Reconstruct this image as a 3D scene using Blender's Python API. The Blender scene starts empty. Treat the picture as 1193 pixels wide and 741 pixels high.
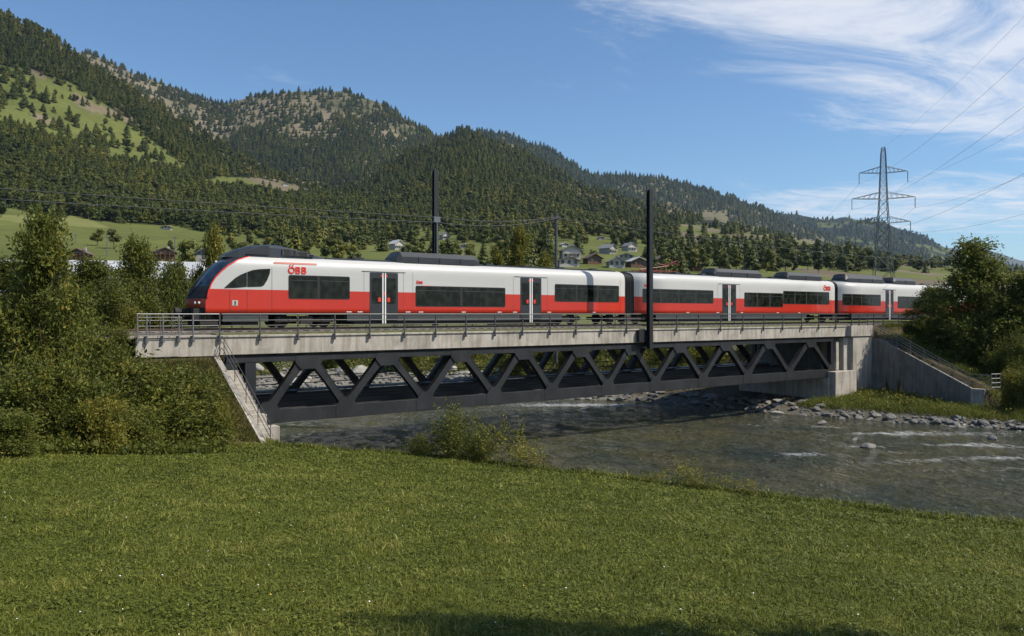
import bpy, math, random
import numpy as np
from mathutils import Vector
rng = np.random.default_rng(7); random.seed(7)
C = bpy.context.scene.collection
TH = math.radians(53.48); CT, ST = math.cos(TH), math.sin(TH)
FW = np.array([CT, ST]); RT = np.array([ST, -CT]); F = 928.0
W = -8.3                                   # water level; z = 0 is the eye height

# ---------------------------------------------------------------- view helpers (used to survey positions in metres)
def U(px): return (px - 596.5) / F
def at(px, py, t):
    u = U(px); p = FW * t + RT * u * t
    return (p[0], p[1], (366 - py) / F * t)
def on(px, py, D):                          # point on the vertical plane y = D
    u = U(px); t = D / (ST - CT * u)
    return (D * (CT + ST * u) / (ST - CT * u), (366 - py) / F * t)
def rt(x, y): return x * ST - y * CT, x * CT + y * ST

# ---------------------------------------------------------------- noise
def vnoise(x, y, seed=0):
    xi = np.floor(x).astype(np.int64); yi = np.floor(y).astype(np.int64)
    xf = x - xi; yf = y - yi
    def h(a, b):
        n = (a * 374761393 + b * 668265263 + seed * 974711) & 0xffffffff
        n = ((n ^ (n >> 13)) * 1274126177) & 0xffffffff
        return ((n ^ (n >> 16)) & 0xffff) / 65535.0
    sx = xf * xf * (3 - 2 * xf); sy = yf * yf * (3 - 2 * yf)
    a = h(xi, yi) * (1 - sx) + h(xi + 1, yi) * sx
    b = h(xi, yi + 1) * (1 - sx) + h(xi + 1, yi + 1) * sx
    return (a * (1 - sy) + b * sy) * 2 - 1
def fbm(x, y, o=4, seed=0):
    s = 0; a = 1; n = 0
    for i in range(o):
        s = s + a * vnoise(x * 2 ** i, y * 2 ** i, seed + i); n += a; a *= .5
    return s / n
def sstep(a, b, x):
    t = np.clip((x - a) / (b - a), 0, 1); return t * t * (3 - 2 * t)

# ---------------------------------------------------------------- mesh helpers
def setp(o, label=None, cat=None, group=None, kind=None):
    for k, v in (('label', label), ('category', cat), ('group', group), ('kind', kind)):
        if v: o[k] = v
    return o
def wloc(o):
    l = Vector((0, 0, 0))
    while o is not None:
        l = l + o.location; o = o.parent
    return l
def npmesh(name, V, Fc, mats, parent=None, tint=None, col=None, mi=None, smooth=False):
    """V (n,3); Fc list of (k,m) integer arrays"""
    V = np.asarray(V, dtype=np.float64).reshape(-1, 3)
    if parent is not None: V = V - np.array(wloc(parent))
    if not isinstance(Fc, list): Fc = [Fc]
    Fc = [np.asarray(f, dtype=np.int64) for f in Fc if len(f)]
    me = bpy.data.meshes.new(name)
    me.vertices.add(len(V)); me.vertices.foreach_set('co', V.astype(np.float32).ravel())
    nl = sum(f.size for f in Fc); npol = sum(len(f) for f in Fc)
    me.loops.add(nl); me.polygons.add(npol)
    me.loops.foreach_set('vertex_index', np.concatenate([f.ravel() for f in Fc]).astype(np.int32))
    tot = np.concatenate([np.full(len(f), f.shape[1]) for f in Fc]).astype(np.int32)
    st = np.concatenate([[0], np.cumsum(tot)[:-1]]).astype(np.int32)
    me.polygons.foreach_set('loop_start', st); me.polygons.foreach_set('loop_total', tot)
    if mi is not None: me.polygons.foreach_set('material_index', np.asarray(mi, dtype=np.int32))
    if smooth: me.polygons.foreach_set('use_smooth', np.ones(npol, dtype=bool))
    else: me.polygons.foreach_set('use_smooth', np.zeros(npol, dtype=bool))
    me.update(calc_edges=True); me.validate()
    if tint is not None:
        a = me.attributes.new('tint', 'FLOAT', 'POINT'); a.data.foreach_set('value', np.asarray(tint, dtype=np.float32))
    if col is not None:
        a = me.attributes.new('gcol', 'FLOAT_COLOR', 'POINT')
        cc = np.ones((len(V), 4), dtype=np.float32); cc[:, :3] = col; a.data.foreach_set('color', cc.ravel())
    for m in (mats if isinstance(mats, (list, tuple)) else [mats]): me.materials.append(m)
    o = bpy.data.objects.new(name, me); C.objects.link(o)
    if parent is not None: o.parent = parent
    return o

class MB:
    def __init__(s): s.v = []; s.f = []; s.m = []
    def poly(s, pts, faces, m=0):
        b = len(s.v); s.v += [tuple(p) for p in pts]
        for f in faces: s.f.append([b + i for i in f]); s.m.append(m)
    def box(s, x0, x1, y0, y1, z0, z1, m=0):
        p = [(x, y, z) for z in (z0, z1) for y in (y0, y1) for x in (x0, x1)]
        s.poly(p, [(0, 2, 3, 1), (4, 5, 7, 6), (0, 1, 5, 4), (2, 6, 7, 3), (0, 4, 6, 2), (1, 3, 7, 5)], m)
    def beam(s, a, b, w, h, m=0, up=(0, 0, 1)):
        a = Vector(a); b = Vector(b); d = (b - a).normalized(); up = Vector(up)
        if abs(d.dot(up)) > .99: up = Vector((0, 1, 0))
        sd = d.cross(up).normalized(); u2 = sd.cross(d).normalized()
        p = [q + sd * sx * w / 2 + u2 * sz * h / 2 for q in (a, b) for sz in (-1, 1) for sx in (-1, 1)]
        s.poly(p, [(0, 2, 3, 1), (4, 5, 7, 6), (0, 1, 5, 4), (2, 6, 7, 3), (0, 4, 6, 2), (1, 3, 7, 5)], m)
    def tube(s, pts, r, n=6, m=0, cap=True):
        pts = [Vector(p) for p in pts]; rr = r if isinstance(r, (list, tuple)) else [r] * len(pts)
        b = len(s.v); ref = None
        for i, p in enumerate(pts):
            d = (pts[min(i + 1, len(pts) - 1)] - pts[max(i - 1, 0)]).normalized()
            if ref is None: ref = Vector((0, 0, 1)) if abs(d.z) < .9 else Vector((1, 0, 0))
            a = d.cross(ref).normalized(); c = a.cross(d).normalized()
            for k in range(n):
                w = 2 * math.pi * k / n
                s.v.append(tuple(p + (a * math.cos(w) + c * math.sin(w)) * rr[i]))
        for i in range(len(pts) - 1):
            for k in range(n):
                k2 = (k + 1) % n
                s.f.append([b + i * n + k, b + i * n + k2, b + (i + 1) * n + k2, b + (i + 1) * n + k]); s.m.append(m)
        if cap:
            s.f.append([b + k for k in range(n)][::-1]); s.m.append(m)
            s.f.append([b + (len(pts) - 1) * n + k for k in range(n)]); s.m.append(m)
    def plate(s, xz, y0, y1, m=0):           # polygon in the x-z plane, thickness y0..y1
        n = len(xz)
        p = [(x, y0, z) for x, z in xz] + [(x, y1, z) for x, z in xz]
        fs = [list(range(n)), list(range(2 * n - 1, n - 1, -1))] + [[(i + 1) % n, i, n + i, n + (i + 1) % n] for i in range(n)]
        s.poly(p, fs, m)
    def build(s, name, mats, parent=None, smooth=False, bevel=0):
        me = bpy.data.meshes.new(name)
        off = wloc(parent) if parent is not None else Vector((0, 0, 0))
        me.from_pydata([(x - off.x, y - off.y, z - off.z) for x, y, z in s.v], [], s.f)
        for m in (mats if isinstance(mats, (list, tuple)) else [mats]): me.materials.append(m)
        me.polygons.foreach_set('material_index', s.m)
        me.validate(); me.update()
        if smooth: me.polygons.foreach_set('use_smooth', [True] * len(me.polygons))
        o = bpy.data.objects.new(name, me); C.objects.link(o)
        if parent is not None: o.parent = parent
        if bevel:
            b = o.modifiers.new('bevel', 'BEVEL'); b.width = bevel; b.segments = 2; b.limit_method = 'ANGLE'
        return o
def rrect(x0, x1, z0, z1, r=.08, n=3):
    out = []
    for cx, cz, a0 in ((x1 - r, z1 - r, 0), (x0 + r, z1 - r, 90), (x0 + r, z0 + r, 180), (x1 - r, z0 + r, 270)):
        for i in range(n + 1):
            a = math.radians(a0 + 90 * i / n); out.append((cx + r * math.cos(a), cz + r * math.sin(a)))
    return out
def empty(name, loc, label=None, cat=None, group=None):
    o = bpy.data.objects.new(name, None); C.objects.link(o); o.location = loc; o.empty_display_size = .3
    return setp(o, label, cat, group)
def copy_tree(o, loc, rz=0, sc=None, label=None, parent=None):
    c = o.copy(); C.objects.link(c)
    if parent is None:
        c.location = loc; c.rotation_euler = (0, 0, rz)
        if sc is not None: c.scale = sc if isinstance(sc, tuple) else (sc, sc, sc)
        if label: c['label'] = label
    else: c.parent = parent
    for ch in o.children: copy_tree(ch, None, parent=c)
    return c

# ---------------------------------------------------------------- materials
def newmat(name):
    m = bpy.data.materials.new(name); m.use_nodes = True
    nt = m.node_tree; nt.nodes.clear()
    out = nt.nodes.new('ShaderNodeOutputMaterial'); return m, nt, out
def N(nt, t, **k):
    n = nt.nodes.new(t)
    for a, b in k.items():
        if a.startswith('i_'):
            key = a[2:]; key = int(key) if key.isdigit() else key
            n.inputs[key].default_value = b
        else: setattr(n, a, b)
    return n
def noise(nt, vec, scale, detail=4, rough=.6, dist=0):
    n = N(nt, 'ShaderNodeTexNoise'); n.inputs['Scale'].default_value = scale; n.inputs['Detail'].default_value = detail
    n.inputs['Roughness'].default_value = rough; n.inputs['Distortion'].default_value = dist
    if vec is not None: nt.links.new(vec, n.inputs['Vector'])
    return n.outputs['Fac']
def ramp(nt, fac, stops):
    r = N(nt, 'ShaderNodeValToRGB'); nt.links.new(fac, r.inputs['Fac']); e = r.color_ramp.elements
    while len(e) < len(stops): e.new(.5)
    for i, (p, c) in enumerate(stops): e[i].position = p; e[i].color = tuple(c) + (1,) if len(c) == 3 else c
    return r.outputs['Color']
def mix(nt, fac, a, b, mode='MIX'):
    m = N(nt, 'ShaderNodeMix', data_type='RGBA', blend_type=mode)
    for s, v in ((0, fac), (6, a), (7, b)):
        if hasattr(v, 'is_linked') or hasattr(v, 'links'): nt.links.new(v, m.inputs[s])
        elif s == 0: m.inputs[0].default_value = v
        else: m.inputs[s].default_value = tuple(v) + (1,)
    return m.outputs[2]
def bump(nt, h, strength, dist=.05):
    b = N(nt, 'ShaderNodeBump'); b.inputs['Strength'].default_value = strength; b.inputs['Distance'].default_value = dist
    nt.links.new(h, b.inputs['Height']); return b.outputs['Normal']
def simple(name, color, rough=.6, metal=0, var=.12, scale=2.5, bmp=0, coat=0, spec=.5, stretch=None):
    m, nt, out = newmat(name); p = N(nt, 'ShaderNodeBsdfPrincipled')
    tc = N(nt, 'ShaderNodeTexCoord').outputs['Object']
    if stretch:
        mp = N(nt, 'ShaderNodeMapping'); mp.inputs['Scale'].default_value = stretch; nt.links.new(tc, mp.inputs['Vector']); tc = mp.outputs['Vector']
    n = noise(nt, tc, scale, 6, .65)
    lo = tuple(c * (1 - var) for c in color); hi = tuple(min(1, c * (1 + var)) for c in color)
    nt.links.new(ramp(nt, n, [(.3, lo), (.7, hi)]), p.inputs['Base Color'])
    p.inputs['Roughness'].default_value = rough; p.inputs['Metallic'].default_value = metal
    p.inputs['Coat Weight'].default_value = coat; p.inputs['Specular IOR Level'].default_value = spec
    if bmp: nt.links.new(bump(nt, noise(nt, tc, scale * 8, 5), bmp, .02), p.inputs['Normal'])
    nt.links.new(p.outputs[0], out.inputs[0]); return m
def concrete(name, base):
    m, nt, out = newmat(name); p = N(nt, 'ShaderNodeBsdfPrincipled')
    tc = N(nt, 'ShaderNodeTexCoord').outputs['Object']
    a = noise(nt, tc, .9, 7, .65, .4)
    mp = N(nt, 'ShaderNodeMapping'); mp.inputs['Scale'].default_value = (2.2, 2.2, .22); nt.links.new(tc, mp.inputs['Vector'])
    st = noise(nt, mp.outputs['Vector'], 1.6, 5, .6)
    g = noise(nt, tc, 14, 3, .6)
    c1 = ramp(nt, a, [(.25, [c * .62 for c in base]), (.5, base), (.75, [min(1, c * 1.25) for c in base])])
    c2 = ramp(nt, st, [(.36, (.62, .60, .56)), (.56, (1, 1, 1))])
    c3 = ramp(nt, g, [(.3, (.86, .86, .85)), (.7, (1.0, 1.0, 1.0))])
    c = mix(nt, .8, mix(nt, .85, c1, c2, 'MULTIPLY'), c3, 'MULTIPLY')
    nt.links.new(c, p.inputs['Base Color']); p.inputs['Roughness'].default_value = .85
    nt.links.new(bump(nt, a, .25, .05), p.inputs['Normal'])
    nt.links.new(p.outputs[0], out.inputs[0]); return m
def leafmat(name, dark, light, yellow=None, trans=.3, patch=0):
    m, nt, out = newmat(name)
    at_ = N(nt, 'ShaderNodeAttribute', attribute_name='tint').outputs['Fac']
    rnd = N(nt, 'ShaderNodeObjectInfo').outputs['Random']
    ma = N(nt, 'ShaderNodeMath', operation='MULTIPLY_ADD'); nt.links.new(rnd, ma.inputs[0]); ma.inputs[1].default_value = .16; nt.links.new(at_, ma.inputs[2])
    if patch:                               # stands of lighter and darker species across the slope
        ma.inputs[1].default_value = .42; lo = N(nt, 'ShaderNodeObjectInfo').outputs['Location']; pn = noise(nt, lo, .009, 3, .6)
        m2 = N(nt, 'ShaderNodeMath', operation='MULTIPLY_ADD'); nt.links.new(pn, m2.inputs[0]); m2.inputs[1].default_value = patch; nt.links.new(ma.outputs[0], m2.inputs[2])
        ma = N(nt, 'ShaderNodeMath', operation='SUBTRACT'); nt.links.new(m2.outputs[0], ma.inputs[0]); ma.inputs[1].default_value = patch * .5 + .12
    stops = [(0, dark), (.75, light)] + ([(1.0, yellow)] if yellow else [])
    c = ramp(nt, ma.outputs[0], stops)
    d = N(nt, 'ShaderNodeBsdfPrincipled'); nt.links.new(c, d.inputs['Base Color']); d.inputs['Roughness'].default_value = .55; d.inputs['Specular IOR Level'].default_value = .25
    if trans:
        t = N(nt, 'ShaderNodeBsdfTranslucent'); nt.links.new(c, t.inputs['Color'])
        mx = N(nt, 'ShaderNodeMixShader'); mx.inputs[0].default_value = trans
        nt.links.new(d.outputs[0], mx.inputs[1]); nt.links.new(t.outputs[0], mx.inputs[2]); nt.links.new(mx.outputs[0], out.inputs[0])
    else: nt.links.new(d.outputs[0], out.inputs[0])
    return m
def groundmat(name, scale, amt=.5, detail_scale=None, bmp=.4):
    m, nt, out = newmat(name); p = N(nt, 'ShaderNodeBsdfPrincipled')
    c = N(nt, 'ShaderNodeAttribute', attribute_name='gcol').outputs['Color']
    tc = N(nt, 'ShaderNodeTexCoord').outputs['Object']
    n1 = noise(nt, tc, scale, 8, .7); n2 = noise(nt, tc, detail_scale or scale * 12, 4, .7)
    v = ramp(nt, n1, [(.3, (.55, .6, .5)), (.5, (1, 1, 1)), (.72, (1.0, .92, .78))])
    v2 = ramp(nt, n2, [(.3, (.6, .6, .6)), (.65, (1, 1, 1))])
    c = mix(nt, amt, c, v, 'MULTIPLY'); c = mix(nt, amt, c, v2, 'MULTIPLY')
    nt.links.new(c, p.inputs['Base Color']); p.inputs['Roughness'].default_value = .95; p.inputs['Specular IOR Level'].default_value = .1
    nt.links.new(bump(nt, n2, bmp, .1), p.inputs['Normal'])
    nt.links.new(p.outputs[0], out.inputs[0]); return m

M = {}
M['conc'] = concrete('concrete', (.42, .385, .335)); M['conc_dark'] = concrete('shade_toned_concrete', (.19, .185, .17))  # darker concrete copy: the right wing wall's shade is put into its colour
M['steel'] = simple('painted_steel', (.019, .020, .0225), .5, .0, .45, .8, .05, 0, .4)
def weathered(m):
    nt = m.node_tree; p = nt.nodes['Principled BSDF']; l = p.inputs['Base Color'].links[0].from_socket
    tc = N(nt, 'ShaderNodeTexCoord').outputs['Object']; mp = N(nt, 'ShaderNodeMapping'); mp.inputs['Scale'].default_value = (1.6, 1.6, .5); nt.links.new(tc, mp.inputs['Vector'])
    f = ramp(nt, noise(nt, mp.outputs['Vector'], 1.3, 8, .75, .6), [(.56, (0, 0, 0)), (.70, (.6, .6, .6))])
    nt.links.new(mix(nt, f, l, (.060, .050, .040)), p.inputs['Base Color'])
weathered(M['steel'])
M['steel_dark'] = simple('dark_steel', (.011, .0115, .013), .5, 0, .2, 1.0)
M['galv'] = simple('galvanised_steel', (.075, .078, .082), .5, .3, .2, 3)
M['galv_light'] = simple('zinc_steel', (.17, .175, .18), .5, .5, .15, 3)
M['ballast'] = simple('ballast', (.14, .12, .10), .95, 0, .5, 12, .8)
M['moss'] = simple('mossy_verge', (.10, .12, .035), .95, 0, .5, 5, .6)
M['rail'] = simple('rail_steel', (.16, .11, .08), .5, .6, .3, 3)
M['sleeper'] = simple('sleeper', (.2, .19, .17), .9)
M['red'] = simple('red_paint', (.47, .024, .008), .35, 0, .06, .5, 0, .3)
M['white'] = simple('white_paint', (.49, .485, .47), .38, 0, .06, .45, 0, 0, .4, (.3, 1, 1.6))
M['palered'] = simple('faded_red_vinyl', (.72, .30, .25), .5)
M['grey_door'] = simple('door_grey', (.026, .029, .032), .35, 0, .1, 1)
M['white_trim'] = simple('light_door_edge', (.75, .75, .74), .4)
M['skirt'] = simple('skirt_grey', (.04, .046, .048), .55, 0, .2, 1.5)
M['under'] = simple('underframe', (.018, .017, .016), .75, 0, .4, 3)
M['roofgrey'] = simple('roof_grey', (.026, .028, .032), .42, 0, .2, 1.2)
M['roofdark'] = simple('roof_dark', (.028, .031, .036), .3, 0, .2, 1.2, 0, .3)
M['rubber'] = simple('rubber', (.012, .012, .013), .7, 0, .2, 2)
M['logo'] = simple('logo_red', (.68, .03, .015), .4, 0, .02)
M['logo_white'] = simple('marking_white', (.75, .75, .75), .5, 0, .02)
M['bronze'] = simple('orange_brown_mask', (.30, .045, .018), .4, 0, .1)
def glassmat(name, base, mullion=None):
    m, nt, out = newmat(name); p = N(nt, 'ShaderNodeBsdfPrincipled')
    tc = N(nt, 'ShaderNodeTexCoord').outputs['Object']
    mp = N(nt, 'ShaderNodeMapping'); mp.inputs['Scale'].default_value = (1, 1, .8); nt.links.new(tc, mp.inputs['Vector'])
    n = noise(nt, mp.outputs['Vector'], 2.6, 3, .6)
    nt.links.new(ramp(nt, n, [(.42, [c * .4 for c in base]), (.55, base), (.72, [c * 1.4 for c in base])]), p.inputs['Base Color'])
    p.inputs['Roughness'].default_value = .07; p.inputs['IOR'].default_value = 1.3
    nt.links.new(p.outputs[0], out.inputs[0]); return m
M['glass'] = glassmat('train_glass', (.016, .019, .014)); M['screen'] = glassmat('windscreen_glass', (.02, .035, .055)); M['screen'].node_tree.nodes['Principled BSDF'].inputs['IOR'].default_value = 1.7
M['lamp'] = simple('lamp_lens', (.6, .62, .62), .15)
M['insul'] = simple('insulator', (.12, .14, .15), .3)
M['pylon'] = simple('pylon_steel', (.13, .14, .15), .55, .5, .2, .3)
M['wire'] = simple('cable', (.10, .105, .11), .6, .3)
M['rust'] = simple('pantograph_red', (.17, .035, .022), .5, 0, .2)
M['bark'] = simple('bark', (.10, .08, .055), .9, 0, .35, 6, .5)
M['stone'] = simple('river_stone', (.15, .145, .132), .85, 0, .45, 1.4, .4)
M['stone_pale'] = simple('pale_stone', (.28, .265, .235), .85, 0, .3, 1.1, .4)
M['wall_w'] = simple('white_render', (.42, .40, .365), .85); M['wall_g'] = simple('grey_render', (.30, .29, .27), .85)
M['wood'] = simple('brown_timber', (.13, .07, .04), .8, 0, .3, 3); M['roof_g'] = simple('grey_roof', (.16, .165, .175), .7, 0, .2, 1)
M['roof_b'] = simple('brown_roof', (.11, .075, .06), .8, 0, .25, 1); M['roof_w'] = simple('pale_sheet_roof', (.42, .43, .44), .5, 0, .12, .3)
M['darkwin'] = simple('house_window', (.02, .025, .03), .15)
M['leaf_a'] = leafmat('leaf_mid', (.030, .044, .008), (.135, .152, .026), (.28, .24, .04), .38)
M['leaf_y'] = leafmat('leaf_yellowish', (.055, .068, .010), (.22, .21, .035), (.38, .28, .05), .38)
M['leaf_d'] = leafmat('leaf_deep', (.034, .050, .010), (.165, .185, .034), (.31, .27, .05), .40)
M['needle'] = leafmat('conifer_foliage', (.008, .015, .004), (.085, .104, .016), (.18, .16, .025), .1, .9)
M['crown'] = leafmat('broadleaf_foliage', (.012, .021, .004), (.120, .132, .019), (.26, .20, .03), .15, .8)
M['grass'] = leafmat('grass_blade', (.030, .044, .006), (.158, .180, .026), (.30, .28, .07), .3)
M['dry'] = leafmat('tall_grass', (.055, .068, .014), (.17, .165, .04), (.34, .27, .10), .3)
M['bank'] = leafmat('bank_grass', (.045, .065, .010), (.17, .19, .03), (.30, .27, .07), .38)
M['slope'] = leafmat('dry_slope_grass', (.055, .058, .016), (.17, .155, .045), (.34, .25, .10), .3)
M['flower'] = simple('petal', (.75, .74, .68), .7); M['flower_y'] = simple('yellow_petal', (.62, .42, .03), .7)
M['ground'] = groundmat('ground_cover', .35, .75, 9); M['hill'] = groundmat('hill_ground', .006, .55, .09, .6)

# ---------------------------------------------------------------- terrain functions
def sdist(x, y, poly):
    x = np.asarray(x, float); y = np.asarray(y, float); best = np.full(x.shape, 1e18); sg = np.ones(x.shape)
    for (ax, ay), (bx, by) in zip(poly[:-1], poly[1:]):
        dx, dy = bx - ax, by - ay; L = dx * dx + dy * dy
        s = np.clip(((x - ax) * dx + (y - ay) * dy) / L, 0, 1)
        ex = x - ax - s * dx; ey = y - ay - s * dy; d = ex * ex + ey * ey
        c = np.sign(dx * (y - ay) - dy * (x - ax)); m = d < best
        best = np.where(m, d, best); sg = np.where(m, c, sg)
    return np.sqrt(best) * sg
def lawn(x, y):
    r, t = rt(x, y); z = -2.2 - .118 * t - .0575 * r
    return -1.3 - np.logaddexp(0, (-1.3 - z) * 2.0) / 2.0
edge_px = [(1193, 613), (1050, 597), (900, 578), (750, 560), (640, 547), (540, 534), (450, 527), (380, 523), (325, 519)]
EDGE = [(34, -60), (29, -20), (26, -6)]
for px, py in edge_px:
    u = U(px); t = 2.2 / ((py - 366) / F - .118 - .0575 * u); p = at(px, py, t); EDGE.append((p[0], p[1]))
EDGE += [(13.2, 36.5), (13.5, 40), (13.5, 49), (10, 60), (0, 80), (-20, 105), (-60, 140), (-200, 240)]
shore_px = [(1193, 503), (1100, 495), (1000, 488), (940, 484), (880, 479), (835, 474)]
SHORE = [(74, -80), (68, -30), (65, 5)]
for px, py in shore_px:
    t = -W * F / (py - 366); p = at(px, py, t); SHORE.append((p[0], p[1]))
SHORE += [(56, 52), (51, 60), (46, 68), (40.5, 77), (32, 88), (15, 105), (-20, 135), (-180, 260)]
X_WA = on(1016.5, 400, 39.3)[0] + .02; X_WB, Y_WB, _ = at(1131, 452, 64.0)
def wallx(y): return X_WA + (X_WB - X_WA) * np.clip((39.6 - y) / (39.6 - Y_WB), 0, 1.3)
def ground(x, y):
    x = np.asarray(x, float); y = np.asarray(y, float)
    dl = sdist(x, y, EDGE); dr = -sdist(x, y, SHORE)
    zl = lawn(x, y) * (1 - sstep(38, 52, y)) + (-4.4) * sstep(38, 52, y)
    zl = zl + .05 * fbm(x * .5, y * .5, 3, 5)
    wob = fbm(x * .25, y * .25, 4, 2)
    f = np.interp(dr, [-1, 0, 1.6, 6, 12, 22, 45, 80], [-.35, 0, .55, .85, 1.3, 2.3, 4.0, 4.6])
    fn = np.interp(dr, [-1, 0, 3, 12, 22, 60], [-.35, 0, .7, 2.4, 3.6, 4.4])
    k = sstep(50, 60, y); zr = W + f * (1 - k) + fn * k + .12 * wob * np.clip(dr * .4, 0, 1)
    bed = -9.7 + .3 * wob
    riv = np.maximum(bed, np.maximum(zl + np.minimum(dl, 0) * .85, W + np.minimum(dr, 0) * .35))
    z = np.where(dl >= 0, zl, np.where(dr >= 0, zr, riv))
    # railway embankments either side of the river
    ye = -1.25 - np.maximum(0, 38.9 - y) * .75 - np.maximum(0, y - 49.5) * .7
    ye = np.where((x > 6.8) & (y < 45), np.minimum(ye, -2.12 - np.maximum(0, 39.5 - y) * .72), ye)
    ye = ye + .12 * wob
    eL = np.where(x < 11.25 + np.clip(39.6 - y, -20, 6) * .115, ye, -50)
    xw = X_WA + (X_WB - X_WA) * np.clip((39.6 - y) / (39.6 - Y_WB), 0, 1.3)
    yr_ = np.where(y < 39.3, -2.15 - (39.3 - y) * .34, -1.25) - np.maximum(0, y - 49.5) * .5
    eR = np.where(x > xw + .45, yr_ + .1 * wob, -50); eR = eR - np.maximum(0, Y_WB - .5 - y) * .5
    z = np.maximum(z, np.maximum(eL, eR))
    far = sstep(110, 170, np.hypot(x - 30, y - 40)); return z * (1 - far) + (-3.9) * far

def axis(a, b, fine, lo, hi):
    mid = np.arange(a, b + 1e-6, fine); s = fine; L = []; v = a
    while v > lo: s *= 1.18; v -= s; L.append(v)
    s = fine; R = []; v = b
    while v < hi: s *= 1.18; v += s; R.append(v)
    return np.concatenate([L[::-1], mid, R])
def grid_faces(nr, nc):
    i, j = np.meshgrid(np.arange(nr - 1), np.arange(nc - 1), indexing='ij'); a = (i * nc + j).ravel()
    return np.stack([a, a + 1, a + nc + 1, a + nc], 1)
gx = axis(-14, 82, .45, -9000, 9000); gy = axis(-4, 92, .45, -9000, 12000)
GX, GY = np.meshgrid(gx, gy); GZ = ground(GX, GY)
dl = sdist(GX, GY, EDGE); dr = -sdist(GX, GY, SHORE)
g1 = fbm(GX * .3, GY * .3, 4, 9)[..., None]
grass = np.array([.085, .100, .018]) * (1 + .25 * g1); mud = np.array([.085, .07, .045]) * (1 + .2 * g1)
gravel = np.array([.22, .205, .175]) * (1 + .3 * g1); bramble = np.array([.085, .07, .035]) * (1 + .3 * g1)
col = np.where((dl < -.3)[..., None], mud, grass)
nearR = (dr > -3) & (dr < 1.6); col = np.where(nearR[..., None], np.array([.13, .12, .10]), col)
bar = (dr > -3) & (dr < 7 + 9 * g1[..., 0]) & (GY > 56) & (dl < 0); col = np.where(bar[..., None], gravel, col)
emb = (GX < 12.4) & (GY > 31) & (GY < 56); col = np.where(emb[..., None], bramble, col)
col = np.where(((GX > wallx(GY)) & (GY > 25))[..., None], bramble, col)
gr = npmesh('ground', np.stack([GX, GY, GZ], -1), grid_faces(len(gy), len(gx)), M['ground'], col=col.reshape(-1, 3), smooth=True)
setp(gr, kind='structure')

# ---------------------------------------------------------------- water
def water_material():
    m, nt, out = newmat('river_water'); p = N(nt, 'ShaderNodeBsdfPrincipled')
    tc = N(nt, 'ShaderNodeTexCoord').outputs['Object']
    mp = N(nt, 'ShaderNodeMapping'); mp.inputs['Rotation'].default_value = (0, 0, math.radians(8)); mp.inputs['Scale'].default_value = (1.5, .8, 1); nt.links.new(tc, mp.inputs['Vector'])
    v = mp.outputs['Vector']
    a = noise(nt, v, .55, 3, .6, .8); b = noise(nt, v, 1.9, 4, .65, 1.2); c = noise(nt, v, 6, 3, .6, .5)
    s1 = N(nt, 'ShaderNodeMath', operation='MULTIPLY_ADD'); nt.links.new(a, s1.inputs[0]); s1.inputs[1].default_value = 1.6; nt.links.new(b, s1.inputs[2])
    s2 = N(nt, 'ShaderNodeMath', operation='MULTIPLY_ADD'); nt.links.new(c, s2.inputs[0]); s2.inputs[1].default_value = .28; nt.links.new(s1.outputs[0], s2.inputs[2])
    # foam: broken white crests where the current runs over shallow stones
    fa = N(nt, 'ShaderNodeAttribute', attribute_name='tint').outputs['Fac']
    mp2 = N(nt, 'ShaderNodeMapping'); mp2.inputs['Scale'].default_value = (1.3, .5, 1); mp2.inputs['Rotation'].default_value = (0, 0, math.radians(30)); nt.links.new(tc, mp2.inputs['Vector'])
    fn = noise(nt, mp2.outputs['Vector'], 2.4, 8, .78, 1.2)
    ad = N(nt, 'ShaderNodeMath', operation='ADD'); nt.links.new(fa, ad.inputs[0]); nt.links.new(fn, ad.inputs[1])
    foam = ramp(nt, ad.outputs[0], [(.80, (0, 0, 0)), (.97, (1, 1, 1))])
    dep = noise(nt, tc, .12, 4, .6)
    base = ramp(nt, dep, [(.35, (.045, .060, .048)), (.65, (.125, .112, .058))])
    nt.links.new(mix(nt, foam, base, (.50, .52, .52)), p.inputs['Base Color'])
    rr = N(nt, 'ShaderNodeMapRange'); nt.links.new(foam, rr.inputs[0]); rr.inputs[3].default_value = .05; rr.inputs[4].default_value = .8
    nt.links.new(rr.outputs[0], p.inputs['Roughness']); p.inputs['IOR'].default_value = 1.45
    nt.links.new(bump(nt, s2.outputs[0], 1.0, .75), p.inputs['Normal'])
    nt.links.new(p.outputs[0], out.inputs[0]); return m
wx = axis(10, 72, .5, -260, 110); wy = axis(-5, 95, .5, -90, 300)
WX, WY = np.meshgrid(wx, wy)
WZ = W + .075 * fbm(WX * .9, WY * .5, 3, 21) + .05 * fbm(WX * .25, WY * .2, 2, 22)
foam = np.full(WX.shape, .05)
def addfoam(px, py, rx, ry, s):
    global foam
    p = at(px, py, -W * F / (py - 366)); r0, t0 = rt(p[0], p[1]); r, t = rt(WX, WY)
    foam = foam + s * np.exp(-((r - r0) / rx) ** 2 - ((t - t0) / ry) ** 2)
for a in [(1000, 520, 3.0, .8, .32), (1040, 527, 3, .7, .28), (930, 529, 2.2, .9, .36), (1100, 517, 3, .9, .28), (1160, 520, 3, 1.0, .32), (960, 497, 3, 1, .3), (870, 495, 1.6, .6, .3),
          (1190, 545, 4, 1.0, .24), (1000, 540, 4, .8, .22), (560, 478, 12, 3, .2), (640, 470, 10, 3, .24), (1120, 505, 7, 2, .3), (1050, 548, 5, .7, .23), (1130, 560, 4, .8, .23), (900, 515, 5, .8, .22), (1085, 536, 4, .9, .3), (1175, 532, 3, .9, .34), (1020, 505, 3, .8, .28), (940, 508, 3, .7, .24), (700, 472, 8, 1.2, .22)]: addfoam(*a)
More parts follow.
